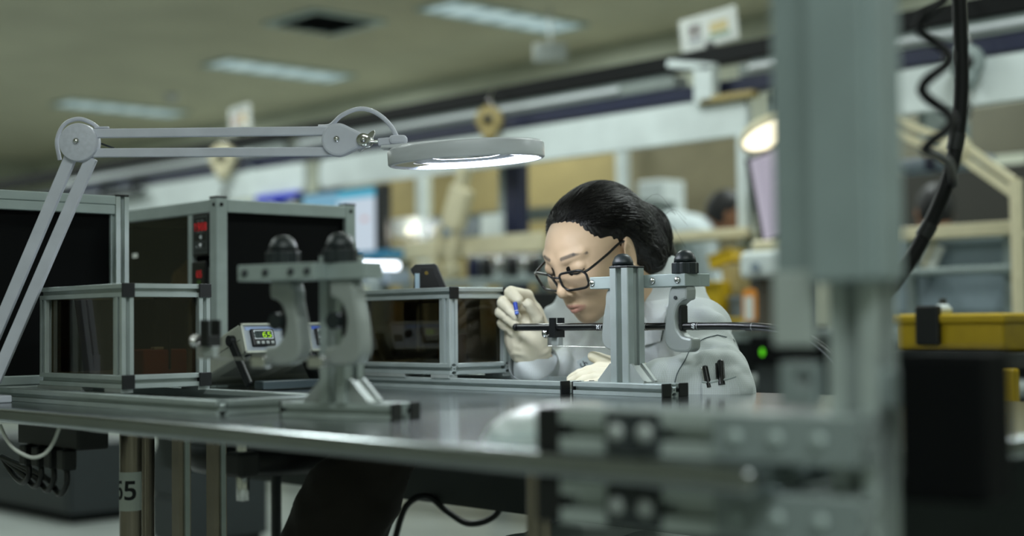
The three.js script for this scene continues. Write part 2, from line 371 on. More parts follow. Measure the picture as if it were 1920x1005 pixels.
// ---------- black cabinets ----------
function holeDot(parent, x, y, z, ry) { const m = mesh('screw_hole', new THREE.CylinderGeometry(0.0038, 0.0038, 0.002, 14).rotateX(Math.PI / 2).rotateY(ry).translate(x, y, z), M.blackMatte, parent); return m; }
{
  // large cabinet with the red displays: front corner at (-2.517, -1.541)
  const X = -2.517, Z = -1.541, h = 1.137 - T, w = 0.5, d = 0.345, s = 0.026;
  const t = thing('test_cabinet', 'large black panelled cabinet with red digital displays', 'cabinet', V(X, T, Z));
  for (const [x, z] of [[-s / 2, -s / 2], [s / 2 - w, -s / 2], [-s / 2, s / 2 - d], [s / 2 - w, s / 2 - d]]) {
    mesh('post', rbox(s, h - 0.004, s, 0.002, x, (h - 0.004) / 2, z), M.aluTube, t);
    mesh('post_plug', rbox(s + 0.001, 0.004, s + 0.001, 0.001, x, h - 0.002, z), M.blackPlastic, t);
  }
  for (const y of [h - 0.019, 0.02]) {
    for (const z of [-s / 2, s / 2 - d]) mesh('beam', rbox(w - 2 * s, 0.026, s, 0.002, -w / 2, y, z), M.aluTube, t);
    for (const x of [-s / 2, s / 2 - w]) mesh('beam', rbox(s, 0.026, d - 2 * s, 0.002, x, y, -d / 2), M.aluTube, t);
  }
  mesh('side_panel', boxTo(-0.016, -0.010, 0.033, h - 0.03, -d + s, -s), M.blackMatte, t);
  mesh('top_panel', boxTo(-w + s, -s, h - 0.016, h - 0.012, -d + s, -s), M.blackMatte, t);
  mesh('rear_panel', boxTo(-w + s, -s, 0.033, h - 0.03, -d + 0.010, -d + 0.016), M.blackMatte, t);
  mesh('side_panel', boxTo(-w + 0.01, -w + 0.016, 0.033, h - 0.03, -d + s, -s), M.blackMatte, t);
  mesh('mullion', rbox(0.018, h - 0.06, 0.02, 0.002, -0.104, h / 2, -0.012), M.aluTube, t);
  mesh('window_pane', boxTo(-w + s, -0.113, 0.033, h - 0.03, -0.016, -0.012), M.smoke, t);
  const cp = mesh('control_panel', boxTo(-0.096, -s, 0.033, h - 0.03, -0.018, -0.012), M.blackMatte, t);
  holeDot(t, -0.009, h - 0.017, 0.0003, 0); holeDot(t, 0.0003, h - 0.017, -0.012, Math.PI / 2); holeDot(t, 0.0003, h - 0.017, -d + 0.013, Math.PI / 2);
  const disp = (x, y, w1, h1, draw) => {
    const u = mesh('display_unit', rbox(w1, h1, 0.012, 0.002, x, y, -0.006), M.blackGloss, cp);
    const tex = canvasTex(256, Math.round(256 * h1 / w1), draw);
    const [g, m] = sticker(w1 * 0.92, h1 * 0.92, tex, { emissiveMap: tex, emissive: 0xffffff, emissiveIntensity: 0.32, roughness: 0.3 });
    g.translate(x, y, 0.0007); mesh('readout', g, m, cp);
  };
  const seg = (g, txt, x, y, size, col) => { g.fillStyle = col; g.font = size + 'px monospace'; g.textAlign = 'center'; g.textBaseline = 'middle'; g.fillText(txt, x, y); };
  disp(-0.060, h - 0.075, 0.062, 0.085, (g, w1, h1) => {
    g.fillStyle = '#060808'; g.fillRect(0, 0, w1, h1); g.strokeStyle = '#3c4646'; g.lineWidth = 6; g.strokeRect(14, 14, w1 - 28, h1 - 28);
    seg(g, '1908', w1 / 2, h1 * 0.30, 96, '#e01c28');
    g.fillStyle = '#4a5252'; g.fillRect(w1 * 0.22, h1 * 0.43, w1 * 0.56, 6); g.fillRect(w1 * 0.3, h1 * 0.12, 34, 14); g.fillRect(w1 * 0.55, h1 * 0.12, 44, 14);
    g.fillStyle = '#8d9898'; g.beginPath(); g.moveTo(w1 * 0.42, h1 * 0.55); g.lineTo(w1 * 0.58, h1 * 0.5); g.lineTo(w1 * 0.6, h1 * 0.6); g.lineTo(w1 * 0.52, h1 * 0.62); g.fill();
    g.strokeStyle = '#4a5454'; g.lineWidth = 4; for (const k of [0.25, 0.5, 0.75]) g.strokeRect(w1 * k - 26, h1 * 0.68, 52, h1 * 0.2);
    g.fillStyle = '#c8d0d0'; g.beginPath(); g.moveTo(w1 * 0.43, h1 * 0.73); g.lineTo(w1 * 0.57, h1 * 0.73); g.lineTo(w1 * 0.5, h1 * 0.84); g.fill();
    g.fillStyle = '#6d7878'; g.beginPath(); g.moveTo(w1 * 0.2, h1 * 0.83); g.lineTo(w1 * 0.3, h1 * 0.83); g.lineTo(w1 * 0.25, h1 * 0.74); g.fill();
  });
  disp(-0.068, h - 0.158, 0.054, 0.058, (g, w1, h1) => { g.fillStyle = '#050606'; g.fillRect(0, 0, w1, h1); seg(g, '65', w1 * 0.56, h1 * 0.44, 96, '#e01c28'); seg(g, '65', w1 * 0.56, h1 * 0.76, 66, '#3f6a12'); });
  mesh('switch_plate', rbox(0.018, 0.05, 0.004, 0.001, -0.036, h - 0.166, -0.009), M.aluDull, cp);
  const reflectionF = (x, y, z) => sdEll(x, y, z, [0, 0, 0], [0.075, 0.11, 0.05]) + 0.012 * noise(x * 26, y * 26, z * 26);
  const cb = thing('reflection_shape', 'beige shape behind the smoked cabinet window, added for a room reflection', 'bag', V(X - 0.26, T + 0.15, Z - 0.1)); mesh('bag_shape', faceUV(surfaceNet(reflectionF, [-0.11, -0.14, -0.08], [0.11, 0.15, 0.08], 0.008)), std(0xb39d62, 0.8), cb); mesh('reflection_spot', rod(V(0, 0.10, 0), V(0, 0.125, 0), 0.012), M.navy, cb);  // beige and navy shapes added to stand in for a yellowish room reflection
  mesh('shelf', boxTo(-w + s, -0.113, 0.03, 0.036, -d + s, -0.03), M.aluTube, t);
  const lb = mesh('paper_label', box(0.022, 0.01, 0.0008, -0.35, h - 0.105, -0.0115), M.paper, t, 'small white label on the window');
}
{
  const X = -2.372, Z = -1.273, h = 1.114 - T, w = 0.34, d = 0.36, s = 0.026;
  const t = thing('test_cabinet', 'black panelled cabinet behind the lower lamp arm at the left edge', 'cabinet', V(X, T, Z));
  for (const [x, z] of [[-s / 2, s / 2], [s / 2 - w, s / 2], [-s / 2, d - s / 2], [s / 2 - w, d - s / 2]]) {
    const p = mesh('post', slot(h - 0.004, 'y', s), M.alu, t); p.position.set(x, (h - 0.004) / 2, z);
    mesh('post_plug', rbox(s, 0.004, s, 0.001, x, h - 0.002, z), M.blackPlastic, t);
  }
  for (const y of [h - 0.02, 0.02]) {
    for (const x of [-s / 2, s / 2 - w]) { mesh('beam', rbox(s, 0.016, d - 2 * s, 0.002, x, y + 0.009, d / 2), M.aluTube, t); mesh('beam', rbox(s - 0.002, 0.017, d - 2 * s, 0.002, x, y - 0.0075, d / 2), M.aluTube, t); }
    for (const z of [s / 2, d - s / 2]) mesh('beam', rbox(w - 2 * s, 0.033, s, 0.002, -w / 2, y, z), M.aluTube, t);
  }
  mesh('side_panel', boxTo(-0.02, -0.014, 0.03, h - 0.035, s, d - s), M.blackMatte, t);
  mesh('panel_frame', boxTo(-0.014, -0.008, 0.03, h - 0.035, s, s + 0.006), M.aluTube, t);
  mesh('top_panel', boxTo(-w + s, -s, h - 0.018, h - 0.014, s, d - s), M.blackMatte, t);
  mesh('rear_panel', boxTo(-w + s, -s, 0.03, h - 0.035, 0.01, 0.016), M.blackMatte, t);
  mesh('front_panel', boxTo(-w + s, -s, 0.03, h - 0.035, d - 0.016, d - 0.01), M.blackMatte, t);
  mesh('side_panel', boxTo(-w + 0.014, -w + 0.02, 0.03, h - 0.035, s, d - s), M.blackMatte, t);
}

// ---------- clamp stands for the scope ----------
function bolt(parent, x, y, z, r = 0.006, ry = 0) {
  const b = mesh('bolt', lathe([[0, r * 0.75], [r * 0.45, r * 0.68], [r * 0.85, r * 0.4], [r, 0], [0, 0]], 18).rotateX(Math.PI / 2), M.chrome, parent);
  b.position.set(x, y, z); b.rotation.y = ry; return b;
}
function knob(parent, x, y, z, r = 0.0185) {
  const k = mesh('knob', lathe([[0, r * 2.05], [r * 0.4, r * 1.98], [r * 0.72, r * 1.75], [r * 0.93, r * 1.3], [r * 0.97, r * 0.92], [0, r * 0.92]], 28), M.rubber, parent);
  k.position.set(x, y, z);
  const p = []; for (let i = 0; i < 48; i++) { const a = i / 48 * Math.PI * 2, q = r * (1.13 + 0.045 * Math.cos(a * 12)); p.push([Math.cos(a) * q, Math.sin(a) * q]); }
  mesh('grip_collar', extrude(p, r * 0.95, r * 0.08).rotateX(-Math.PI / 2).translate(0, r * 0.475, 0), M.rubber, k);
}
function hook(parent, x, y, z, flip = 1, depth = 0.024) {     // cast C-hook hanging below the clamp bar, open towards +x
  const o = [[-0.013, 0], [0.017, 0], [0.018, -0.020], [0.010, -0.023], [-0.001, -0.031], [-0.007, -0.048], [-0.004, -0.066], [0.008, -0.079], [0.024, -0.082], [0.027, -0.086], [0.026, -0.098], [0.018, -0.104], [-0.006, -0.104], [-0.02, -0.100], [-0.029, -0.09], [-0.030, -0.075], [-0.027, -0.05], [-0.021, -0.026], [-0.020, -0.012]];
  const c = new THREE.CatmullRomCurve3(o.map(([a, b]) => V(a * flip, b, 0)), true, 'catmullrom', 0.35).getPoints(70).slice(0, -1).map((p) => [p.x, p.y]);
  const h = mesh('hook', extrude(flip < 0 ? c.reverse() : c, depth, 0.004), M.aluDull, parent); h.position.set(x, y, z);
  mesh('jaw_pad', rbox(0.006, 0.04, depth * 0.7, 0.002, flip * -0.001, -0.050, -0.002), M.blackPlastic, h);
  mesh('screw', rod(V(flip * -0.004, -0.018, depth / 2), V(flip * -0.004, -0.018, depth / 2 + 0.002), 0.003), M.darkGrey, h);
  return h;
}
function gusset(parent, x, y, z, dir, s = 0.03) {
  const g = mesh('gusset', merge([extrude([[0, 0], [dir * s, 0], [dir * s, 0.003], [dir * 0.003, s], [0, s]], 0.006).translate(0, 0, 0.013), extrude([[0, 0], [dir * s, 0], [dir * s, 0.003], [dir * 0.003, s], [0, s]], 0.006).translate(0, 0, -0.013), bar(V(dir * s * 0.9, 0.0005, 0), V(dir * 0.0005, s * 0.9, 0), 0.026, 0.0015, V(dir, 1, 0).normalize(), 0.0005)]), M.aluDull, parent);
  g.position.set(x, y, z); return g;
}
function clampStand(label, pos, turn, restSide, { k1 = -0.045, k2 = 0.089, b0 = -0.1045, b1 = 0.1035, base = [-0.08, 0.11], rest = 0.225 } = {}) {
  const bl = base[1] - base[0], bm = (base[0] + base[1]) / 2;
  const t = thing('clamp_stand', label, 'clamp stand', pos, turn, 'scope clamp stands');
  // base rails and end caps
  for (const z of [0.035, 0.015, -0.005]) beam(t, 'x', bl, bm, 0.01, z);
  for (const z of [0.035, -0.005]) { mesh('end_cap', rbox(0.003, 0.021, 0.021, 0.001, base[1] + 0.0015, 0.0105, z), M.blackPlastic, t); mesh('end_cap', rbox(0.003, 0.021, 0.021, 0.001, base[0] - 0.0015, 0.0105, z), M.blackPlastic, t); }
  beam(t, 'y', 0.183, 0, 0.1115, 0, 0.04, 'post');
  mesh('post_plug', rbox(0.0405, 0.003, 0.0405, 0.001, 0, 0.2045, 0), M.blackPlastic, t);
  gusset(t, 0.02, 0.02, 0.002, 1); gusset(t, -0.02, 0.02, 0.002, -1);
  mesh('clamp_bar', rbox(b1 - b0, 0.02, 0.036, 0.0012, (b0 + b1) / 2, 0.182, -0.04), M.aluTube, t);
  mesh('clamp_bar', rbox(0.12, 0.02, 0.025, 0.0012, b1 - 0.06, 0.182, -0.0708), M.aluTube, t);
  for (const x of [b0 + 0.0065, k2 - 0.053, k2 - 0.001]) bolt(t, x, 0.182, -0.022);
  for (const x of [b1 - 0.012, b1 - 0.045, b1 - 0.085, b1 - 0.11]) bolt(t, x, 0.182, -0.0835, 0.005, Math.PI).material = M.darkGrey;
  knob(t, k1, 0.192, -0.04); knob(t, k2, 0.192, -0.04);
  hook(t, k2 - 0.006, 0.172, -0.04); hook(t, k1 - 0.010, 0.172, -0.04);
  // rest: thin strip bracket with a black U clip
  const L = restSide * rest, zs = -0.045;
  mesh('rest_strip', merge([bar(V(restSide * 0.01, 0.074, zs), V(L, 0.076, zs), 0.010, 0.0018), bar(V(L, 0.0755, zs), V(L, 0.096, zs), 0.010, 0.0018, V(1, 0, 0))]), M.chrome, t);
  const cx = L - restSide * 0.018;
  mesh('rest_block', rbox(0.018, 0.014, 0.012, 0.001, cx, 0.084, zs), M.aluDull, t);
  const clip = mesh('rest_clip', extrude([[-0.0125, -0.012], [0.0125, -0.012], [0.0125, 0.022], [0.0075, 0.022], [0.0075, 0.002], [-0.0075, 0.002], [-0.0075, 0.022], [-0.0125, 0.022]], 0.014, 0.0006).rotateY(Math.PI / 2), M.blackPlastic, t); clip.position.set(cx, 0.103, zs);
  const kn = mesh('thumb_screw', lathe([[0, 0], [0.0085, 0], [0.0085, 0.004], [0.006, 0.0045], [0.006, 0.0065], [0.0085, 0.007], [0.0085, 0.011], [0, 0.011]], 24).rotateZ(restSide > 0 ? -Math.PI / 2 : Math.PI / 2), M.chrome, t); kn.position.set(L, 0.098, zs);
  return t;
}
clampStand('clamp stand holding the black scope in front of the woman', V(-1.592, T, -1.735), 0, -1);
const stand2 = clampStand('blurred clamp stand in front of the two temperature controllers', V(-1.482, T, -1.087), Math.PI + 0.28, 1, { k1: -0.030, k2: 0.060, b0: -0.08, b1: 0.097, base: [-0.085, 0.085], rest: 0.195 });
for (const x of [0.060, -0.030]) { mesh('rubber_plug', rod(V(x + 0.0015, 0.122, -0.055), V(x + 0.0015, 0.122, -0.025), 0.0105, 0.0105, 20), M.rubber, stand2); mesh('roller_block', rbox(0.022, 0.014, 0.016, 0.002, x + 0.016, 0.072, -0.064), M.chrome, stand2); }

// ---------- the scope being inspected ----------
{
  const z = -1.776, y = 0.8685, R = 0.006;
  const t = thing('endoscope', 'black flexible scope tube with white length marks held in the clamp stand', 'endoscope');
  const pts = [V(-1.93, y + 0.0018, z), V(-1.8, y + 0.0004, z), V(-1.6, y, z), V(-1.5, y, z), V(-1.4, y - 0.0005, z), V(-1.33, y - 0.005, z), V(-1.27, y - 0.02, z - 0.006), V(-1.235, y - 0.055, z - 0.02)];
  mesh('insertion_tube', tube(pts.slice(2).concat([V(-1.228, T + 0.02, z - 0.04), V(-1.235, T + 0.0065, z - 0.065), V(-1.26, T + 0.0065, z - 0.1)]), R, 90, 20), M.blackGloss, t);
  const bend = []; for (let i = 0; i <= 40; i++) bend.push(V(-1.602 - i * 0.0064, y + (i / 40) * 0.0012, z));
  const seg = []; for (let i = 0; i <= 60; i++) seg.push([R * (1.0 + (i % 2 ? 0.03 : 0) + (i > 20 ? 0.06 : 0)), i * 0.0049]);
  mesh('bending_section', lathe([[0, 0], ...seg, [0, 0.294]], 20).rotateZ(Math.PI / 2).translate(-1.6, y + 0.0006, z), M.blackGloss, t);
  mesh('distal_tip', lathe([[0, 0], [R * 1.1, 0], [R * 1.1, 0.006], [R * 0.85, 0.0085], [0, 0.0085]], 20).rotateZ(Math.PI / 2).translate(-1.894, y + 0.0006, z), M.blackPlastic, t);
  const mark = (x, txt) => {                                 // printed band round the tube; the figures run round the girth
    const tex = canvasTex(512, 184, (g, w, h) => { g.fillStyle = '#0b0c10'; g.fillRect(0, 0, w, h); g.fillStyle = '#dfe4e6'; g.fillRect(0, h - 16, w, 9); if (txt) { g.font = 'bold 120px sans-serif'; g.textAlign = 'center'; g.textBaseline = 'middle'; for (const k of [0.18, 0.51, 0.84]) g.fillText(txt, w * k, h * 0.46); } });
    const m = mesh('length_mark', new THREE.CylinderGeometry(R * 1.06, R * 1.06, 0.014, 32, 1, true, -Math.PI, Math.PI * 2).rotateZ(Math.PI / 2), new THREE.MeshStandardMaterial({ map: tex, roughness: 0.4, side: THREE.DoubleSide }), t, txt ? 'white printed ' + txt + ' mark' : 'white ring mark');
    m.position.set(x, x < -1.4 ? y : y - 0.0014, z);
  };
  mark(-1.691, '20'); mark(-1.592, ''); mark(-1.484, '40'); mark(-1.3775, '');
}

// ---------- magnifier lamp ----------
const viewDir = V(0, 0, -1).transformDirection(camM), viewRight = V(1, 0, 0).transformDirection(camM), viewUp = V(0, 1, 0).transformDirection(camM);
{
  const D0 = 2.3, P = (px, py, d = D0) => at(px, py, d), k = D0 / F;
  const base = P(-20, 790); base.y = T;
  const t = thing('magnifier_lamp', 'white magnifier lamp with folding arm reaching over the bench', 'magnifier lamp');
  // flat pieces are drawn in the plane of the arm (x along the arm, y up) and placed on it
  const plane = new THREE.Matrix4().makeBasis(viewRight, viewUp, viewDir.clone().negate());
  const put = (g, px, py, d = D0) => g.applyMatrix4(plane).translate(...P(px, py, d).toArray());
  mesh('lower_arm', bar(P(134, 292), P(-42, 706), 0.012, 0.0185, viewRight, 0.002), M.white, t);
  mesh('lower_arm', bar(P(172, 296), P(-10, 716), 0.012, 0.0185, viewRight, 0.002), M.white, t);
  mesh('upper_arm', bar(P(165, 250.5), P(628, 245.5), 0.012, 0.0142, viewUp, 0.002), M.white, t);
  mesh('upper_arm', bar(P(165, 287), P(640, 284.5), 0.012, 0.0142, viewUp, 0.002), M.white, t);
  mesh('spring', rod(P(186, 268, 2.315), P(214, 278, 2.315), 0.0015), M.darkGrey, t);
  const disc = (r, th) => lathe([[0, -th / 2], [r * 0.9, -th / 2], [r, -th * 0.3], [r, th * 0.3], [r * 0.93, th / 2], [0, th / 2]], 40).rotateX(Math.PI / 2);
  const j1 = mesh('elbow_joint', put(disc(0.0305, 0.030), 150, 268), M.white, t);
  mesh('elbow_screw', put(ball(0.0055, 0, 0, 0.0145), 148, 266), M.chrome, j1);
  const tear = []; for (let i = 0; i <= 28; i++) { const a = (60 + 240 * i / 28) * Math.PI / 180; tear.push([Math.cos(a) * 0.026, Math.sin(a) * 0.026]); } tear.push([0.036, -0.011], [0.0445, -0.007], [0.0445, 0.007], [0.036, 0.011]);
  const j2 = mesh('wrist_joint', put(extrude(tear, 0.028, 0.004), 635, 263), M.white, t);
  mesh('wrist_screw', put(ball(0.0055, 0, 0, 0.0135), 633, 262), M.chrome, j2);
  mesh('washer', put(lathe([[0.0045, -0.002], [0.0105, -0.002], [0.0105, 0.002], [0.0045, 0.002]], 26).rotateX(Math.PI / 2).translate(0, 0, 0.016), 683, 264), M.chrome, j2);
  mesh('washer_screw', put(ball(0.0045, 0, 0, 0.017), 683, 263), M.chrome, j2);
  const wing = [];
  for (let i = 0; i < 40; i++) { const a = i / 40 * Math.PI * 2, r = 0.0105 + 0.0105 * Math.pow(Math.max(0, Math.cos(2 * (a - 0.95) * 1)), 5); wing.push([Math.cos(a) * r, Math.sin(a) * r]); }
  mesh('wing_nut', put(extrude(wing, 0.006, 0.001), 688, 265, D0 + 0.02), M.chrome, t);
  mesh('pivot_rod', rod(P(690, 266), P(722, 266), 0.0032), M.chrome, t);
  mesh('swivel_block', bar(P(709, 267), P(735, 264.5), 0.013, 0.0118, viewUp, 0.002), M.white, t);
  mesh('swivel_head', put(extrude(roundRect(0.028, 0.0145, 0.006), 0.022, 0.004), 747, 262.5), M.white, t);
  mesh('cable', tube([P(112, 300, 2.32), P(107, 262, 2.32), P(122, 232, 2.32), P(148, 223, 2.32), P(172, 231, 2.32), P(184, 240, 2.32)], 0.0034, 40, 8), M.white, t);
  mesh('cable', tube([P(597, 238, 2.31), P(618, 236, 2.31), P(640, 217, 2.3), P(668, 205, 2.3), P(692, 206, 2.3), P(716, 219, 2.3), P(734, 238, 2.3), P(744, 256, 2.3)], 0.0036, 50, 8), M.white, t);
  mesh('cable_clip', bar(P(178, 239.5, 2.31), P(204, 239, 2.31), 0.01, 0.003, viewUp, 0.001), M.white, t);
  mesh('cable_clip', bar(P(597, 238, 2.31), P(622, 237, 2.31), 0.01, 0.003, viewUp, 0.001), M.white, t);
  // clamp on the bench edge, outside the picture
  const foot = P(-26, 706);
  mesh('pivot_post', rod(V(foot.x, T + 0.01, foot.z), V(foot.x, foot.y + 0.03, foot.z), 0.012), M.white, t);
  mesh('clamp_foot', rbox(0.06, 0.012, 0.06, 0.003, foot.x, T + 0.006, foot.z), M.white, t);
  // head: a shallow round housing with an LED ring underneath round the lens
  const hc = P(874, 289), head = new THREE.Group(); head.name = 'lamp_head'; t.add(head); head.position.copy(hc);
  head.quaternion.setFromAxisAngle(viewDir, -0.052); head.rotateOnWorldAxis(viewRight, 0.035);
  const R = 0.124;
  mesh('housing', lathe([[0.080, 0.0135], [R - 0.004, 0.0135], [R, 0.010], [R, -0.011], [R - 0.003, -0.0135], [R - 0.006, -0.0135], [R - 0.006, -0.006], [0.080, -0.006], [0.078, 0.0], [0.080, 0.0135]], 64), M.whiteGloss, head);
  mesh('lens', lathe([[0, 0.009], [0.04, 0.0075], [0.079, 0.003], [0.079, -0.001], [0.04, -0.0055], [0, -0.007]], 48), phys(0xf4fbff, 0.02, { transmission: 1, thickness: 0.01, ior: 1.5 }), head);
  const toward = Math.atan2(viewRight.z, viewRight.x);       // ring angles measured from the picture's right
  const arc = (a0, a1, r0, r1, y) => { const s = new THREE.Shape(); s.absarc(0, 0, r1, a0, a1, false); s.absarc(0, 0, r0, a1, a0, true); return new THREE.ExtrudeGeometry(s, { depth: 0.002, bevelEnabled: false, curveSegments: 40 }).rotateX(Math.PI / 2).translate(0, y, 0); };
  const glow = new THREE.MeshStandardMaterial({ color: 0xffffff, emissive: 0xdde8ff, emissiveIntensity: 14, roughness: 0.5 });
  mesh('led_ring', arc(-2.35 + toward, 2.0 + toward, 0.084, R - 0.008, -0.0075), glow, head, 'bright white LED ring');
  mesh('led_ring_cover', arc(2.05 + toward, 2 * Math.PI - 2.4 + toward, 0.084, R - 0.008, -0.0075), M.cream, head);
  const wedge = extrude([[-0.062, 0.0], [0.03, 0.0], [0.026, 0.012], [-0.062, 0.004]], 0.05, 0.001);
  const wd = mesh('hinge_cover', wedge.applyMatrix4(plane), M.whiteGloss, t); wd.position.copy(P(790, 281)); wd.position.addScaledVector(viewUp, 0.001);
  mesh('hinge_neck', rod(P(748, 268), P(748, 281), 0.007), M.white, t);
  areaLight(hc.clone().add(V(0, -0.022, 0)), hc.clone().add(V(0.0, -1, 0)), 0.2, 0.2, new THREE.Color(0.9, 0.95, 1), 9);
}

// ---------- temperature controllers ----------
function controller(label, z, text, blueStrip, x = -2.461) {
  const w = 0.146, h = 0.057, L = 0.2, tilt = 19 * Math.PI / 180;
  const t = thing('temperature_controller', label, 'controller', V(x, T + 0.0015, z), 0, 'tilted temperature controllers');
  const g = new THREE.Group(); g.name = 'case'; g.rotation.z = tilt; t.add(g);         // local x along the case, front face at +x
  mesh('shell', rbox(L, h, w, 0.004, L / 2, h / 2, 0, 3), M.instrument, g);
  mesh('front_rim', [box(0.006, 0.004, w, L + 0.002, h - 0.002, 0), box(0.006, 0.004, w, L + 0.002, 0.002, 0), box(0.006, h, 0.004, L + 0.002, h / 2, w / 2 - 0.002), box(0.006, h, 0.004, L + 0.002, h / 2, 0.002 - w / 2)], M.instrument, g);
  mesh('front_panel', box(0.002, h - 0.008, w - 0.008, L + 0.0005, h / 2, 0), M.instrumentFace, g);
  for (let i = 0; i < 15; i++) mesh('vent_slot', box(0.0022, 0.0008, w * 0.6, L * 0.32 + i * 0.0082, -0.0001, 0), M.darkGrey, g);
  mesh('seam', box(L * 0.95, 0.0008, 0.0006, L / 2, h * 0.5, w / 2 + 0.0001), M.darkGrey, g);
  const bz = mesh('display_bezel', rbox(0.008, 0.034, 0.05, 0.003, L + 0.004, h * 0.5, 0.03), M.blackPlastic, g);
  const tex = canvasTex(256, 128, (c, W1, H1) => { c.fillStyle = '#232b2c'; c.fillRect(0, 0, W1, H1); c.strokeStyle = '#c9d4d6'; c.lineWidth = 8; c.strokeRect(4, 4, W1 - 8, H1 - 8); c.fillStyle = '#2f3a38'; c.font = '112px monospace'; c.textBaseline = 'middle'; c.textAlign = 'right'; c.fillText('88', W1 * 0.47, H1 * 0.54); c.fillStyle = '#b4f01c'; c.fillText(text, W1 * 0.95, H1 * 0.54); });
  const [sg, sm] = sticker(0.04, 0.0165, tex, { emissiveMap: tex, emissive: 0xffffff, emissiveIntensity: 0.35, roughness: 0.25 });
  mesh('readout', sg.rotateY(Math.PI / 2).translate(L + 0.0083, h * 0.5 + 0.005, 0.03), sm, g);
  for (let i = 0; i < 4; i++) mesh('button', rbox(0.003, 0.006, 0.007, 0.0015, L + 0.0085, h * 0.5 - 0.0105, 0.045 - i * 0.0105), M.aluDull, bz.parent);
  mesh('title_strip', box(0.001, 0.0065, blueStrip ? 0.05 : 0.09, L + 0.0016, h - 0.0095, blueStrip ? 0.035 : 0.018), std(blueStrip ? 0x3a5fc0 : 0x8fa3c6, 0.5), g);
  mesh('knob', lathe([[0, 0], [0.008, 0], [0.0075, 0.009], [0, 0.009]], 20).rotateZ(-Math.PI / 2).translate(L + 0.001, h * 0.55, -0.03), M.blackPlastic, g);
  mesh('power_switch', rbox(0.004, 0.014, 0.02, 0.001, L + 0.002, h * 0.42, -0.056), M.blackPlastic, g);
  for (const s of [-1, 1]) mesh('foot', lathe([[0, 0], [0.007, 0], [0.0065, 0.009], [0, 0.01]], 16).rotateX(Math.PI).translate(L - 0.012, 0.001, s * 0.058), M.rubber, g);
  // black swivel handle used as a prop
  const top = V(Math.cos(tilt) * L * 0.86 - Math.sin(tilt) * h * 0.6, Math.sin(tilt) * L * 0.86 + Math.cos(tilt) * h * 0.6, 0), low = V(top.x + 0.062, 0.0085, 0), zz = w / 2 + 0.0052;
  const hd = mesh('handle_grip', rbox(0.03, 0.016, w - 0.02, 0.003, low.x + 0.006, 0.008, 0), std(0x3b474b, 0.4), t);
  for (const s of [-1, 1]) mesh('handle_arm', bar(V(top.x, top.y, s * zz), V(low.x, low.y, s * zz), 0.009, 0.017, V(1, 0.5, 0), 0.003), M.blackPlastic, hd);
  for (const s of [-1, 1]) mesh('pivot', rod(V(top.x, top.y, s * (zz - 0.005)), V(top.x, top.y, s * (zz + 0.0055)), 0.01), M.blackPlastic, hd);
  return t;
}
controller('tilted temperature controller showing green digits 65', -1.522, '65', false);
controller('tilted temperature controller half hidden behind the blurred clamp stand', -1.686, '', true, -2.49);

// handheld unit standing on the middle test box
{
  const y0 = 0.786 + 0.156, c = V(-2.112, y0, -1.745);
  const t = thing('handheld_meter', 'black handheld meter standing on top of the middle test box', 'meter', c, Math.PI / 4);
  const o = [[-0.022, 0.0], [0.04, 0.0], [0.022, 0.044], [0.018, 0.0475], [-0.018, 0.0465], [-0.027, 0.038], [-0.026, 0.033], [-0.02, 0.024]];
  mesh('case', extrude(o, 0.03, 0.002), M.blackPlastic, t);
  mesh('screen_frame', extrude([[-0.008, 0.004], [0.028, 0.004], [0.015, 0.038], [-0.006, 0.038]], 0.002, 0.0005).translate(0, 0, 0.0155), M.blackGloss, t);
  mesh('label_strip', box(0.0085, 0.029, 0.001, -0.0145, 0.015, 0.0156), std(0xa9c3cf, 0.5), t, 'pale blue label');
  mesh('button', rod(V(0.003, 0.03, 0.016), V(0.003, 0.03, 0.0185), 0.0035), std(0x7d6a2c, 0.4, 0.5), t);
}

// translucent dome on the bench corner
{
  const c = at(1072, 826, 1.44); c.y = T;
  const t = thing('plastic_dome', 'translucent plastic dome lid at the bench edge beside the black end cap', 'dome lid', c);
  const pr = []; for (let i = 0; i <= 16; i++) { const a = i / 16 * Math.PI / 2; pr.push([Math.sin(a) * 0.086, 0.002 + Math.cos(a) * 0.036]); }
  mesh('shell', lathe(pr, 56), M.clear, t);
  mesh('rim', lathe([[0.0845, 0], [0.0885, 0], [0.0885, 0.003], [0.0845, 0.003], [0.0845, 0]], 56), phys(0xdfeaea, 0.3, { transmission: 0.4, thickness: 0 }), t);
}

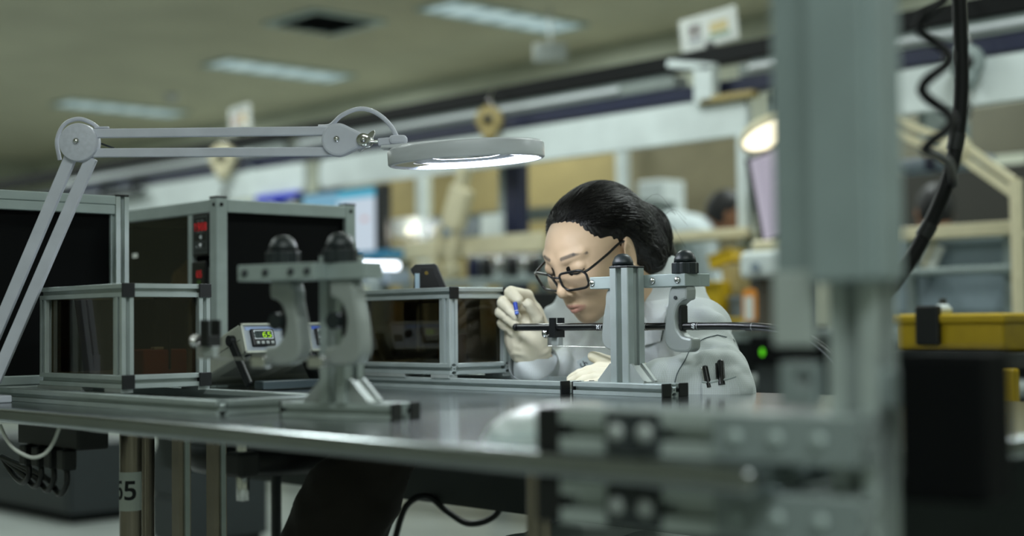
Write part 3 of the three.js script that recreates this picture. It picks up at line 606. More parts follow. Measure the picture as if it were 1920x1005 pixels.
// ---------- blurred foreground stand clamped to the bench corner ----------
{
  const a = V(-0.965, T + 0.02, -0.945), b = V(-0.655, T + 0.02, -0.992), dir = b.clone().sub(a).normalize(), ang = Math.atan2(-dir.z, dir.x);
  const t = thing('column_stand', 'blurred grey aluminium column stand clamped over the bench corner', 'column stand', V(a.x, 0, a.z), ang);
  const L = b.clone().sub(a).length();
  for (const [y, n] of [[T + 0.0205, 0], [T - 0.023 - 0.0205, 1]]) {
    beam(t, 'x', L, L / 2, y, 0, 0.04, 'clamp_beam');
    mesh('end_cap', rbox(0.028, 0.041, 0.042, 0.003, 0.012, y, 0), M.blackPlastic, t);
    const pl = mesh('joint_plate', rbox(0.056, 0.036, 0.006, 0.002, 0.105, y, 0.021), M.darkGrey, t);
    for (const x of [0.09, 0.12]) bolt(pl, x, y, 0.024, 0.009).material = M.aluDull;
    const pl2 = mesh('joint_plate', rbox(0.13, 0.038, 0.005, 0.001, L - 0.062, y, 0.0215), M.greyPaint, t);
    for (const x of [L - 0.105, L - 0.068, L - 0.03]) bolt(pl2, x, y, 0.024, 0.0072).material = M.aluTube;
  }
  beam(t, 'y', 0.905, L - 0.022, 0.4545, -0.042, 0.042, 'post');
  // heavy square column
  mesh('column', [rbox(0.094, 0.62, 0.05, 0.004, L - 0.036, 0.907 + 0.31, -0.03), rbox(0.05, 0.62, 0.012, 0.003, L - 0.02, 0.907 + 0.31, 0.0)], M.columnPaint, t);
  mesh('bracket_plate', rbox(0.036, 0.062, 0.01, 0.002, L - 0.066, 0.886, -0.008), std(0xa9b2ae, 0.5, 0.2), t, 'pale bracket plate');
  const gus = mesh('corner_bracket', extrude([[0, 0], [0.03, 0], [0.03, 0.036], [0.0, 0.036]], 0.02, 0.001, [Array.from({ length: 16 }, (_, i) => [0.021 + 0.007 * Math.cos(-i * Math.PI / 8), 0.022 + 0.007 * Math.sin(-i * Math.PI / 8)])]), M.greyPaint, t); gus.position.set(L - 0.082, T + 0.046, -0.02);
  const box1 = mesh('control_box', rbox(0.07, 0.118, 0.06, 0.004, L + 0.052, 0.792, -0.05), M.blackMatte, t, 'black control box');
  mesh('box_lid', rbox(0.064, 0.11, 0.004, 0.002, L + 0.052, 0.792, -0.018), M.blackMatte, box1);
  mesh('box_arm', rbox(0.03, 0.03, 0.03, 0.002, L + 0.006, 0.82, -0.045), M.greyPaint, t);
  mesh('base_plate', rbox(0.16, 0.012, 0.16, 0.003, L - 0.022, 0.006, -0.042), M.greyPaint, t);
}
// hose and coiled cord hanging at the right
{
  const d = 1.95, pts = [[1797, -60], [1801, 60], [1803, 160], [1796, 250], [1777, 340], [1744, 420], [1706, 490], [1664, 548]].map(([x, y]) => at(x, y, d));
  pts.push(at(1600, 600, 2.02), at(1585, 640, 2.05));
  const t = thing('black_hose', 'thick black hose curving down behind the foreground column', 'hose');
  const up = V(pts[0].x, ROOM.h - 0.005, pts[0].z);
  mesh('hose_body', tube([up, pts[0].clone().setY(1.8), ...pts, V(pts[9].x, T + 0.02, pts[9].z)], 0.0098, 140, 14), M.hose, t);
  const cf = [5, 3].map((i) => [pts[i], pts[i + 1]]);
  for (const [p, q] of cf) mesh('coupling', rod(p, p.clone().lerp(q, 0.35), 0.0112, 0.0112, 18), M.blackPlastic, t);
  const c = thing('coiled_cord', 'thin dark coiled cord hanging beside the foreground column', 'cord');
  const q = [], d1 = 1.5; for (let i = 0; i <= 130; i++) { const s = i / 130, x = 1746 + 14 * s + 27 * Math.sin(s * 17), y = -40 + 320 * s; q.push(at(x, y, d1 + 0.012 * Math.cos(s * 17))); }
  q.unshift(V(q[0].x, ROOM.h - 0.005, q[0].z)); q.push(at(1772, 300, 1.6), at(1786, 330, 1.9), at(1788, 345, 1.935));
  mesh('cord_body', tube(q, 0.0058, 260, 8), M.hose, c);
}

// ---------- under the bench ----------
{
  const p = at(110, 815, 2.15), t = thing('power_strip', 'black power strip with plugs under the bench at the left', 'power strip', V(p.x, 0.713, p.z), 0.0);
  mesh('strip', rbox(0.2, 0.035, 0.05, 0.004, -0.03, 0.004, -0.02), M.blackPlastic, t);
  for (let i = 0; i < 4; i++) {
    const x = -0.09 + i * 0.042, pl = mesh('plug', rbox(0.022, 0.03, 0.022, 0.003, x, -0.028, 0.005), M.blackPlastic, t);
    mesh('plug_cable', tube([V(x, -0.042, 0.005), V(x + 0.002, -0.058, 0.005), V(x - 0.03, -0.072 - i * 0.003, 0), V(x - 0.09, -0.064, -0.01), V(-0.22, -0.04, -0.01)], 0.0045, 30, 8), M.blackPlastic, pl);
  }
  single('white_cable', tube([at(112, 800, 2.1), at(100, 830, 2.1), at(85, 850, 2.1), at(66, 858, 2.1), at(40, 850, 2.12), at(10, 820, 2.2), at(0, 796, 2.2)], 0.0028, 40, 8), M.paper, 'thin white cable hanging under the bench edge at the left', 'cable');
  const s0 = at(518, 950, 3.0), st = thing('work_stool', 'black stool with chrome column under the workbench', 'stool', V(s0.x, 0, s0.z));
  mesh('seat', lathe([[0, 0.585], [0.17, 0.585], [0.185, 0.6], [0.185, 0.625], [0.17, 0.64], [0, 0.64]], 32), M.blackPlastic, st);
  mesh('column', rod(V(0, 0.12, 0), V(0, 0.4, 0), 0.016), M.chrome, st); mesh('column', rod(V(0, 0.4, 0), V(0, 0.585, 0), 0.011), M.darkGrey, st);
  for (let k = 0; k < 5; k++) { const a = k * 1.2566 + 0.4; mesh('base_leg', bar(V(0, 0.12, 0), V(Math.cos(a) * 0.24, 0.085, Math.sin(a) * 0.24), 0.035, 0.025), M.blackPlastic, st); mesh('caster', new THREE.CylinderGeometry(0.03, 0.03, 0.03, 16).rotateX(Math.PI / 2).rotateY(-a).translate(Math.cos(a) * 0.25, 0.0305, Math.sin(a) * 0.25), M.rubber, st); mesh('caster_stem', rod(V(Math.cos(a) * 0.24, 0.05, Math.sin(a) * 0.24), V(Math.cos(a) * 0.24, 0.095, Math.sin(a) * 0.24), 0.008), M.darkGrey, st); }
  const h0 = at(455, 880, 2.05), hg = thing('hanging_regulator', 'small chrome and black regulator hanging under the bench', 'regulator', V(h0.x, 0, h0.z));
  mesh('stem', rod(V(0, 0.70, 0), V(0, 0.737, 0), 0.009), M.chrome, hg); mesh('valve_body', rbox(0.04, 0.035, 0.035, 0.006, 0, 0.683, 0), M.blackPlastic, hg); mesh('bowl', lathe([[0, 0.63], [0.009, 0.632], [0.0095, 0.666], [0, 0.666]], 20), M.chrome, hg);
  // bulky dark bag hanging from hooks
  const b0 = at(655, 930, 2.62), bag = thing('cloth_bag', 'dark brown cloth bag slumped under the workbench', 'bag', V(b0.x, 0, b0.z));
  const f = (x, y, z) => Math.min(1, smin(smin(sdCap(x, y, z, [0.09, 0.70, -0.06], [0.0, 0.56, 0], 0.05, 0.075), sdCap(x, y, z, [0, 0.56, 0], [-0.05, 0.44, 0.03], 0.075, 0.09), 0.06), sdEll(x, y, z, [-0.05, 0.40, 0.03], [0.11, 0.06, 0.08]), 0.05) + 0.008 * noise(x * 22, y * 22, z * 22));
  mesh('bag_shape', faceUV(surfaceNet(f, [-0.22, 0.28, -0.17], [0.2, 0.736, 0.17], 0.012)), std(0x2b2620, 0.85, 0, { map: rep(blotch, 6) }), bag);
  mesh('strap', tube([V(0.09, 0.7, -0.06), V(0.11, 0.725, -0.065), V(0.12, 0.737, -0.07)], 0.008, 12, 8), M.blackPlastic, bag);
  single('black_cable', tube([at(735, 1030, 2.9), at(765, 945, 2.9), at(800, 930, 2.9), at(840, 960, 2.9), at(880, 982, 2.9), at(930, 965, 2.9), at(950, 900, 2.9), at(950, 850, 2.9)], 0.0065, 60, 8), M.blackPlastic, 'black cable looping below the bench panel', 'cable');
}

// ---------- the woman at the bench ----------
{
  const who = thing('person', 'woman in pale grey work coat, gloves and black glasses bending over the scope', 'person');
  const A3 = (v) => [v.x, v.y, v.z], J = (px, py, d) => A3(at(px, py, d));
  // head frame: +z face, +y crown, +x her left
  const axis = V(0.535, 0.020, 0.005), headM = new THREE.Matrix4().compose(V(-1.8065, 0.9895, -1.8855), new THREE.Quaternion().setFromAxisAngle(axis.clone().normalize(), axis.length()), V(0.97, 0.97, 0.97));
  const inv = headM.clone().invert(), L3 = (v) => A3(v.clone().applyMatrix4(inv)), N0 = L3(V(-1.795, 0.90, -2.02)), N1 = L3(V(-1.795, 0.80, -2.08));
  // face and neck
  const skinF = (x, y, z) => {
    const a = Math.abs(x);
    let d = sdEll(x, y, z, [0, 0.037, -0.012], [0.073, 0.0785, 0.097]);
    d = smin(d, sdEll(x, y, z, [0, -0.004, 0.034], [0.059, 0.084, 0.060]), 0.03);
    d = smin(d, sdCap(a, y, z, [0.046, -0.03, 0.012], [0.006, -0.074, 0.066], 0.021, 0.0165), 0.03);
    d = smin(d, sdSph(x, y, z, [0, -0.0735, 0.0715], 0.0160), 0.014);
    d = smin(d, sdSph(a, y, z, [0.035, -0.006, 0.064], 0.024), 0.02);
    d = smin(d, sdEll(x, y, z, [0, -0.044, 0.076], [0.029, 0.023, 0.021]), 0.014);
    d = smax(d, -sdSph(a, y, z, [0.032, 0.028, 0.108], 0.0195), 0.014);                       // eye sockets
    d = smin(d, sdCap(a, y, z, [0.014, 0.046, 0.0855], [0.045, 0.049, 0.066], 0.006, 0.005), 0.012); // brow ridge
    d = smin(d, sdEll(a, y, z, [0.0315, 0.0265, 0.0775], [0.0165, 0.0115, 0.0115]), 0.005);          // lids over the eyes
    d = smin(d, sdCap(x, y, z, [0, 0.034, 0.087], [0, -0.004, 0.1055], 0.0055, 0.0078), 0.014);      // nose
    d = smin(d, sdSph(x, y, z, [0, -0.0105, 0.1075], 0.0098), 0.008);
    d = smin(d, sdSph(a, y, z, [0.0115, -0.0155, 0.0985], 0.0072), 0.006);
    d = smax(d, -sdSph(a, y, z, [0.0068, -0.0215, 0.1035], 0.0030), 0.003);
    d = smin(d, sdCap(a, y, z, [0.003, -0.0422, 0.0985], [0.0215, -0.0468, 0.0865], 0.0052, 0.0026), 0.004); // lips
    d = smin(d, sdCap(a, y, z, [0.002, -0.0522, 0.0965], [0.0185, -0.0492, 0.0870], 0.0064, 0.0028), 0.004);
    d = smax(d, -sdEll(x, y, z, [0, -0.0470, 0.103], [0.020, 0.0011, 0.0075]), 0.0018);
    let e = sdEll(a - 0.3 * (z + 0.008), y - 0.1 * z, z + 0.34 * y, [0.0800, 0.002, -0.010], [0.0085, 0.033, 0.0195]);    // ear
    e = smax(e, -sdEll(a, y, z, [0.0890, 0.004, -0.005], [0.0075, 0.021, 0.0115]), 0.004);
    d = smin(d, e, 0.006);
    return smin(d, Math.min(sdCap(x, y, z, [0, -0.02, -0.03], N0, 0.05, 0.052), sdCap(x, y, z, N0, N1, 0.052, 0.055)), 0.03);
  };
  const skinC = (x, y, z) => {
    const a = Math.abs(x), n = 0.05 * noise(x * 90, y * 90, z * 90) + 0.06 * noise(x * 25, y * 25, z * 25 + 5);
    let c = [0.585 + n * 0.4, 0.415 + n * 0.3, 0.270 + n * 0.25];
    const mix = (k, t) => { c = c.map((q, i) => q + (t[i] - q) * k); };
    const band = (d, w) => Math.max(0, Math.min(1, (w - d) / (w * 0.45)));
    if (z > 0.05) {
      mix(0.75 * Math.max(band(sdCap(a, y, z, [0.003, -0.0422, 0.102], [0.0205, -0.0465, 0.0885], 0, 0), 0.0052), band(sdCap(a, y, z, [0.002, -0.0520, 0.101], [0.0175, -0.0490, 0.0885], 0, 0), 0.0066)), [0.42, 0.17, 0.145]);
      mix(0.78 * band(sdCap(a, y, z, [0.015, 0.0505, 0.092], [0.036, 0.0520, 0.080], 0, 0), 0.0044), [0.045, 0.042, 0.042]);
      mix(0.72 * band(sdCap(a, y, z, [0.036, 0.0520, 0.080], [0.053, 0.0460, 0.064], 0, 0), 0.0034), [0.05, 0.047, 0.047]);
      mix(0.95 * band(sdCap(a, y, z, [0.0205, 0.0200, 0.0885], [0.0320, 0.0172, 0.0885], 0, 0), 0.0034), [0.018, 0.016, 0.016]);   // lash line and eye
      mix(0.95 * band(sdCap(a, y, z, [0.0320, 0.0172, 0.0885], [0.0450, 0.0225, 0.0790], 0, 0), 0.0032), [0.018, 0.016, 0.016]);
      mix(0.9 * band(sdSph(a, y, z, [0.0068, -0.0215, 0.1035], 0.0026), 0.0022), [0.10, 0.05, 0.04]);
    }
    return c;
  };
  const skin = surfaceNet(skinF, [-0.1, -0.2, -0.215], [0.1, 0.15, 0.13], 0.0022, skinC); skin.applyMatrix4(headM);
  const wrist = surfaceNet((x, y, z) => sdCap(x, y, z, J(1008, 662, 2.655), J(1020, 690, 2.67), 0.022, 0.024), [-2.02, 0.74, -1.98], [-1.8, 0.9, -1.72], 0.006, () => [0.60, 0.405, 0.262]);
  const bodyGeo = mergeGeometries([skin, wrist]);
  mesh('body', bodyGeo, phys(0xffffff, 0.48, { vertexColors: true, sheen: 0.2, sheenColor: new THREE.Color(0.8, 0.6, 0.5), sheenRoughness: 0.6, specularIntensity: 0.7 }), who, 'bare skin of face, ear and neck');

  // hair: combed back from the forehead into a tail behind the neck
  const tail = [V(0, 0.050, -0.062).applyMatrix4(headM), at(1200, 440, 2.70), at(1233, 490, 2.72), at(1233, 548, 2.70)].map((v) => L3(v));
  const zl = (y, a) => { const s = 0.034 - 0.026 * Math.max(0, Math.min(1, (a - 0.034) / 0.026)); return y > 0.056 ? 0.026 + 0.92 * (y - 0.042) - s : y > 0.038 ? -0.034 + (y - 0.038) / 0.018 * (0.026 + 0.92 * 0.014 - s + 0.034) : -0.034; };
  const hairF = (x, y, z) => {
    let d = smin(sdEll(x, y, z, [0, 0.037, -0.012], [0.073, 0.0785, 0.097]), sdEll(x, y, z, [0, -0.004, 0.034], [0.059, 0.084, 0.060]), 0.03);
    let k = Math.max(0, Math.min(1, (zl(y, Math.abs(x)) + 0.002 * noise(x * 55, y * 55, 2) + 0.005 - z) / 0.085)); k = k * (2 - k);
    d = d + 0.0018 - 0.0120 * k;
    d = smax(d, -y - 0.05, 0.02);
    d = smin(d, sdCap(x, y, z, [0.052, 0.035, -0.052], [0.048, -0.045, -0.085], 0.029, 0.034), 0.03);
    d = smin(d, sdCap(x, y, z, tail[0], tail[1], 0.062, 0.054), 0.05);
    d = smin(d, sdCap(x, y, z, tail[1], tail[2], 0.052, 0.036), 0.03);
    d = smin(d, sdCap(x, y, z, tail[2], tail[3], 0.034, 0.032), 0.02);
    return d;
  };
  const hairG = surfaceNet((x, y, z) => hairF(x, y, z) + 0.0010 * Math.sin(x * 900 + 14 * noise(x * 30, y * 30, z * 30)) * (z < 0.06 ? 1 : 0.4), [-0.13, -0.17, -0.32], [0.2, 0.17, 0.14], 0.0032);
  hairG.applyMatrix4(headM);
  const hairMat = phys(0x0f0d0c, 0.42, { specularIntensity: 0.6 });
  const hair = mesh('hair', hairG, hairMat, who, 'black hair combed back into a tail');
  const strands = [];
  const grad = (p) => { const e = 0.0015, f = hairF; return V(f(p.x + e, p.y, p.z) - f(p.x - e, p.y, p.z), f(p.x, p.y + e, p.z) - f(p.x, p.y - e, p.z), f(p.x, p.y, p.z + e) - f(p.x, p.y, p.z - e)).normalize(); };
  for (let i = 0; i < 1500; i++) {
    const u = rr(-1.2, 1.2), p = V(Math.sin(u) * 0.076, 0.050 + 0.064 * Math.cos(u * 1.15) + rr(0.0, 0.03), 0.022 + 0.042 * Math.cos(u * 1.2) - rr(0, 0.07)), pts = [];
    const tgt = V(...tail[1]).add(V(rr(-0.03, 0.03), rr(-0.03, 0.03), rr(-0.03, 0.03))), end = V(...tail[3]).add(V(rr(-0.02, 0.02), 0, rr(-0.02, 0.02))), lift = rr(-0.0004, 0.0016);
    for (let k = 0; k < 22; k++) {
      for (let q = 0; q < 3; q++) p.addScaledVector(grad(p), lift + (k < 3 ? 0.0016 - 0.0005 * k : 0) - hairF(p.x, p.y, p.z));
      pts.push(p.clone());
      const goal = p.distanceTo(tgt) < 0.06 || k > 13 ? end : tgt, n = grad(p), t = goal.clone().sub(p); t.addScaledVector(n, -t.dot(n)).normalize();
      p.addScaledVector(t, 0.012).add(V(rr(-1, 1), rr(-1, 1), rr(-1, 1)).multiplyScalar(0.0006));
      if (p.distanceTo(end) < 0.02) break;
    }
    if (pts.length > 4) strands.push(new THREE.TubeGeometry(new THREE.CatmullRomCurve3(pts), pts.length, rr(0.00022, 0.00055), 3));
  }
  for (let i = 0; i < 11; i++) {                             // loose flyaway hairs behind the head
    const a = V(...tail[1]).add(V(rr(-0.02, 0.05), rr(0, 0.06), rr(-0.03, 0.03))), b = a.clone().add(V(rr(0.0, 0.03), rr(-0.02, 0.02), rr(-0.06, -0.03))), c = b.clone().add(V(rr(0.0, 0.02), rr(-0.06, -0.02), rr(-0.03, 0.0)));
    strands.push(new THREE.TubeGeometry(new THREE.CatmullRomCurve3([a, b, c]), 10, 0.00025, 3));
  }
  const sg = merge(strands); sg.applyMatrix4(headM);
  const st = mesh('hair_strands', sg, hairMat, hair); st.userData.kind = 'stuff';

  const skinGrad = (p) => { const e = 0.001, f = skinF; return V(f(p.x + e, p.y, p.z) - f(p.x - e, p.y, p.z), f(p.x, p.y + e, p.z) - f(p.x, p.y - e, p.z), f(p.x, p.y, p.z + e) - f(p.x, p.y, p.z - e)).normalize(); };
  for (const s of [-1, 1]) {
    const pts = [[0.0215, 0.0198, 0.089], [0.0315, 0.0168, 0.090], [0.040, 0.0185, 0.087], [0.0470, 0.0235, 0.079]].map(([a, b, c]) => { const p = V(s * a, b, c); for (let q = 0; q < 6; q++) p.addScaledVector(skinGrad(p), 0.0004 - skinF(p.x, p.y, p.z)); return p.applyMatrix4(headM); });
    mesh('eyelashes', tube(pts, 0.0009, 24, 6), hairMat, who);
  }
  // glasses
  const frame = new THREE.Group(); frame.name = 'glasses'; who.add(frame); frame.applyMatrix4(headM); frame.userData.label = 'black rectangular framed glasses';
  const rim = (s) => roundRect(0.0535, 0.037, 0.0125, 7).map(([x, y]) => { const xx = s * 0.0345 + x + (y < 0 ? -s * 0.0015 : s * 0.0005), q = Math.abs(xx); return V(xx, 0.0115 + y, 0.107 - q * q * 3.6 - (y + 0.0) * -0.12); });
  for (const s of [-1, 1]) {
    const r = rim(s);
    mesh('rim', new THREE.TubeGeometry(new THREE.CatmullRomCurve3(r, true), 72, 0.0024, 10, true), M.blackGloss, frame);
    const sh = new THREE.ShapeGeometry(new THREE.Shape(r.map((p) => new THREE.Vector2(p.x, p.y)))), pa = sh.attributes.position;
    for (let i = 0; i < pa.count; i++) { const q = Math.abs(pa.getX(i)); pa.setZ(i, 0.107 - q * q * 3.6 + 0.12 * (pa.getY(i) - 0.0115)); }
    sh.computeVertexNormals(); mesh('lens', sh, M.glass, frame);
    mesh('temple', tube([V(s * 0.0625, 0.0245, 0.0945), V(s * 0.0665, 0.025, 0.088), V(s * 0.074, 0.0275, 0.04), V(s * 0.0785, 0.030, 0.0), V(s * 0.077, 0.018, -0.022), V(s * 0.075, -0.004, -0.030)], 0.0025, 40, 8), M.blackGloss, frame);
  }
  mesh('bridge', tube([V(-0.0095, 0.0205, 0.1075), V(0, 0.0235, 0.1105), V(0.0095, 0.0205, 0.1075)], 0.0022, 14, 8), M.blackGloss, frame);

  // coat
  const Ls = J(1298, 630, 2.54), Le = J(1352, 735, 2.37), Lw = J(1238, 713, 2.36), Rs = A3(V(-1.985, 0.865, -2.02)), Re = J(1068, 722, 2.74), Rw = J(1003, 690, 2.66);
  const Nb = [-1.80, 0.885, -2.06], Ch = [-1.81, 0.79, -2.06], Pe = [-1.80, 0.53, -2.20];
  const ridges = [];
  const coatF = (x, y, z) => {
    let d = sdEll(x, y, z, Ch, [0.165, 0.135, 0.105]);
    d = smin(d, sdCap(x, y, z, Ch, Pe, 0.12, 0.15), 0.06);
    d = smin(d, sdCap(x, y, z, Nb, Ls, 0.06, 0.052), 0.05);
    d = smin(d, sdCap(x, y, z, Nb, Rs, 0.06, 0.058), 0.05);
    d = smin(d, sdCap(x, y, z, Ls, Le, 0.063, 0.052), 0.035);
    d = smin(d, sdCap(x, y, z, Rs, Re, 0.062, 0.054), 0.035);
    d = smin(d, sdCap(x, y, z, Le, Lw, 0.052, 0.036), 0.02);
    d = smin(d, sdCap(x, y, z, Re, Rw, 0.050, 0.041), 0.02);
    d = smin(d, sdCap(x, y, z, Nb, [-1.792, 0.938, -2.03], 0.07, 0.064), 0.04);
    d = smax(d, -sdCap(x, y, z, [-1.815, 0.93, -1.975], [-1.83, 1.1, -1.86], 0.052, 0.09), 0.012);   // neck opening
    // folds: long creases across the sleeves and down the body
    const u = x * 0.9 + y * 1.5 - z * 0.5, w = noise(x * 7, y * 7, z * 7 + 3);
    const v = (n) => { const s = Math.abs(n); return s < 0.35 ? 1 - s / 0.35 : 0; };
    d += 0.0045 * Math.sin(u * 55 + 6 * w) * Math.max(0, noise(x * 9 + 4, y * 9, z * 9) + 0.4) + 0.006 * noise(x * 13, y * 10, z * 13) - 0.0075 * v(noise(x * 8 + 11, y * 15 + x * 6, z * 8)) * v(noise(x * 4, y * 4, z * 4 + 20) * 0.8);
    for (const [a, b, r0, r1] of ridges) { const q = sdCap(x, y, z, a, b, r0, r1); if (q < 0.04) d = smin(d, q, 0.016); }
    return d;
  };
  const coatTex = rep(weave, 42);
  const coatMat = std(0xdbe2df, 0.85, 0, { map: coatTex });
  const hit = (px, py, off = 0) => { const r = ray(px, py); let t = 1.9; for (let i = 0; i < 120; i++) { const p = camera.position.clone().addScaledVector(r, t), f = coatF(p.x, p.y, p.z); if (f < 0.0006 || t > 3.4) break; t += f * 0.6; } return camera.position.clone().addScaledVector(r, t).addScaledVector(r.clone().normalize(), -off); };
  const folds = [[[1316, 644], [1362, 662], [1394, 692]], [[1322, 672], [1366, 678], [1398, 712]], [[1296, 692], [1326, 676], [1352, 664]], [[1290, 660], [1276, 690], [1262, 720]], [[1064, 640], [1054, 672], [1052, 700]], [[1112, 628], [1102, 660], [1090, 684]], [[1376, 704], [1392, 730], [1398, 750]], [[1318, 590], [1344, 606], [1362, 630]]];
  const made = [];
  for (const f of folds) { const p = f.map(([a, b]) => A3(hit(a, b, -0.0075))); made.push([p[0], p[1], 0.006, 0.0125], [p[1], p[2], 0.0125, 0.006]); }
  ridges.push(...made);
  const coat = mesh('work_coat', faceUV(surfaceNet(coatF, [-2.2, 0.40, -2.4], [-1.33, 1.0, -1.72], 0.0065)), coatMat, who, 'pale grey checked work coat');
  // patch of cloth lying on the coat, outlined in the picture plane as (u, v) -> pixel
  function patch(uv, nu, nv, off, th) {
    const pos = [], idx = [], N = (nu + 1) * (nv + 1);
    for (const k of [off, off - th]) for (let j = 0; j <= nv; j++) for (let i = 0; i <= nu; i++) { const [a, b] = uv(i / nu, j / nv); pos.push(...A3(hit(a, b, k))); }
    const q = (a, b, c, d) => idx.push(a, b, c, a, c, d), at2 = (i, j, k) => k * N + j * (nu + 1) + i;
    for (let j = 0; j < nv; j++) for (let i = 0; i < nu; i++) { q(at2(i, j, 0), at2(i, j + 1, 0), at2(i + 1, j + 1, 0), at2(i + 1, j, 0)); q(at2(i, j, 1), at2(i + 1, j, 1), at2(i + 1, j + 1, 1), at2(i, j + 1, 1)); }
    for (let i = 0; i < nu; i++) for (const j of [0, nv]) q(at2(i, j, 0), at2(i + 1, j, 0), at2(i + 1, j, 1), at2(i, j, 1));
    for (let j = 0; j < nv; j++) for (const i of [0, nu]) q(at2(i, j, 0), at2(i, j, 1), at2(i, j + 1, 1), at2(i, j + 1, 0));
    const g = new THREE.BufferGeometry(); g.setAttribute('position', new THREE.Float32BufferAttribute(pos, 3)); g.setIndex(idx); g.computeVertexNormals();
    return faceUV(toCreasedNormals(g, 0.8));
  }
  const quad = (p) => (u, v) => [0, 1].map((k) => (p[0][k] * (1 - u) + p[1][k] * u) * (1 - v) + (p[3][k] * (1 - u) + p[2][k] * u) * v);
  mesh('lapel', patch(quad([[1207, 566], [1254, 560], [1238, 640], [1207, 648]]), 8, 10, 0.007, 0.004), coatMat, coat);
  mesh('sleeve_pocket', patch(quad([[1316, 716], [1380, 706], [1392, 752], [1318, 756]]), 10, 8, 0.009, 0.006), coatMat, coat);
  mesh('pocket_hem', tube([[1316, 716], [1332, 717], [1348, 714], [1364, 711], [1380, 706]].map(([a, b]) => hit(a, b, 0.0095)), 0.0014, 20, 6), std(0x9fa9a7, 0.9), coat);
  mesh('shoulder_seam', tube([[1345, 628], [1318, 636], [1298, 652], [1284, 676], [1270, 700], [1264, 726], [1262, 748]].map(([a, b]) => hit(a, b, 0.0006)), 0.0009, 40, 5), std(0x5d686b, 0.9), coat);
  mesh('yoke_seam', tube([[1345, 628], [1362, 632], [1378, 640]].map(([a, b]) => hit(a, b, 0.0006)), 0.0009, 20, 5), std(0x5d686b, 0.9), coat);
  // collar: a folded band round the neck
  const ringG = (r0, r1, y0, y1, th, a0, a1) => { const n = 36, pr = []; for (let i = 0; i <= n; i++) { const a = a0 + (a1 - a0) * i / n, s = Math.sin(a), c = Math.cos(a), dip = 0.045 * Math.max(0, c) ** 1.5; pr.push([[s * r0, y0 - dip, c * r0], [s * r1, y1 - dip * 1.7, c * r1], [s * (r1 + th), y1 - dip * 1.7 + 0.001, c * (r1 + th)], [s * (r0 + th), y0 - dip + 0.002, c * (r0 + th)]]); }
    const pos = [], idx = []; pr.forEach((q) => q.forEach((p) => pos.push(...p))); for (let i = 0; i < n; i++) for (let k = 0; k < 4; k++) { const a = i * 4 + k, b = i * 4 + (k + 1) % 4; idx.push(a, b, b + 4, a, b + 4, a + 4); } idx.push(0, 3, 2, 0, 2, 1, n * 4, n * 4 + 1, n * 4 + 2, n * 4, n * 4 + 2, n * 4 + 3);
    const g = new THREE.BufferGeometry(); g.setAttribute('position', new THREE.Float32BufferAttribute(pos, 3)); g.setIndex(idx); g.computeVertexNormals(); return faceUV(toCreasedNormals(g, 0.7)); };
  const col = mesh('collar', ringG(0.064, 0.094, 0.034, -0.02, 0.004, 0.35, 2 * Math.PI - 0.35), coatMat, coat); col.position.set(-1.80, 0.922, -2.03); col.rotation.x = 0.5;
  // cuff of the raised sleeve, open towards the hand
  const cuffAt = V(...Rw), cuffDir = V(...J(998, 668, 2.645)).sub(V(...J(1012, 712, 2.69))).normalize();
  const cuff = mesh('cuff', faceUV(lathe([[0.043, -0.045], [0.0455, -0.02], [0.0465, 0.016], [0.0445, 0.016], [0.0435, -0.02], [0.041, -0.045]], 40)), coatMat, coat);
  cuff.position.copy(cuffAt); cuff.quaternion.setFromUnitVectors(V(0, 1, 0), cuffDir);
  const cardTex = canvasTex(128, 128, (g, a, b) => { g.fillStyle = '#c4cfd1'; g.fillRect(0, 0, a, b); g.strokeStyle = '#1d2730'; g.lineWidth = 11; g.beginPath(); g.moveTo(30, 40); g.bezierCurveTo(10, 60, 20, 100, 58, 82); g.moveTo(62, 30); g.lineTo(62, 96); g.moveTo(62, 70); g.quadraticCurveTo(84, 40, 92, 84); g.stroke(); });
  const embG = new THREE.PlaneGeometry(0.022, 0.022), emb = mesh('embroidered_mark', embG, new THREE.MeshStandardMaterial({ map: cardTex, roughness: 0.9 }), coat, 'dark embroidered lettering');
  emb.position.copy(hit(1096, 682, 0.004)); emb.quaternion.copy(camera.quaternion); emb.rotateZ(0.5);

  // gloves
  const gloveMat = phys(0xd9d2ba, 0.55, { sheen: 0.15, sheenColor: new THREE.Color(1, 0.96, 0.85) });
  function glove(name, bones, k, cell, wr, label) {
    const lo = [9, 9, 9], hi = [-9, -9, -9];
    for (const b of bones) for (const p of b.p) for (let i = 0; i < 3; i++) { lo[i] = Math.min(lo[i], p[i] - 0.04); hi[i] = Math.max(hi[i], p[i] + 0.04); }
    const f = (x, y, z) => {
      let palm = 1, d = 1;
      for (const b of bones) {
        let e = 1; for (let i = 0; i + 1 < b.p.length; i++) e = smin(e, sdCap(x, y, z, b.p[i], b.p[i + 1], b.r[i], b.r[i + 1]), 0.002);
        if (b.palm) palm = smin(palm, e, 0.02); else d = smin(d, e, 0.0022);
      }
      d = smin(palm, d, k);
      return d + 0.0011 * noise(x * 70, y * 45, z * 70) + wr * Math.sin(y * 420 + 6 * noise(x * 25, y * 25, z * 25)) * Math.max(0, noise(x * 30 + 9, y * 30, z * 30));
    };
    return mesh(name, surfaceNet(f, lo, hi, cell), gloveMat, who, label);
  }
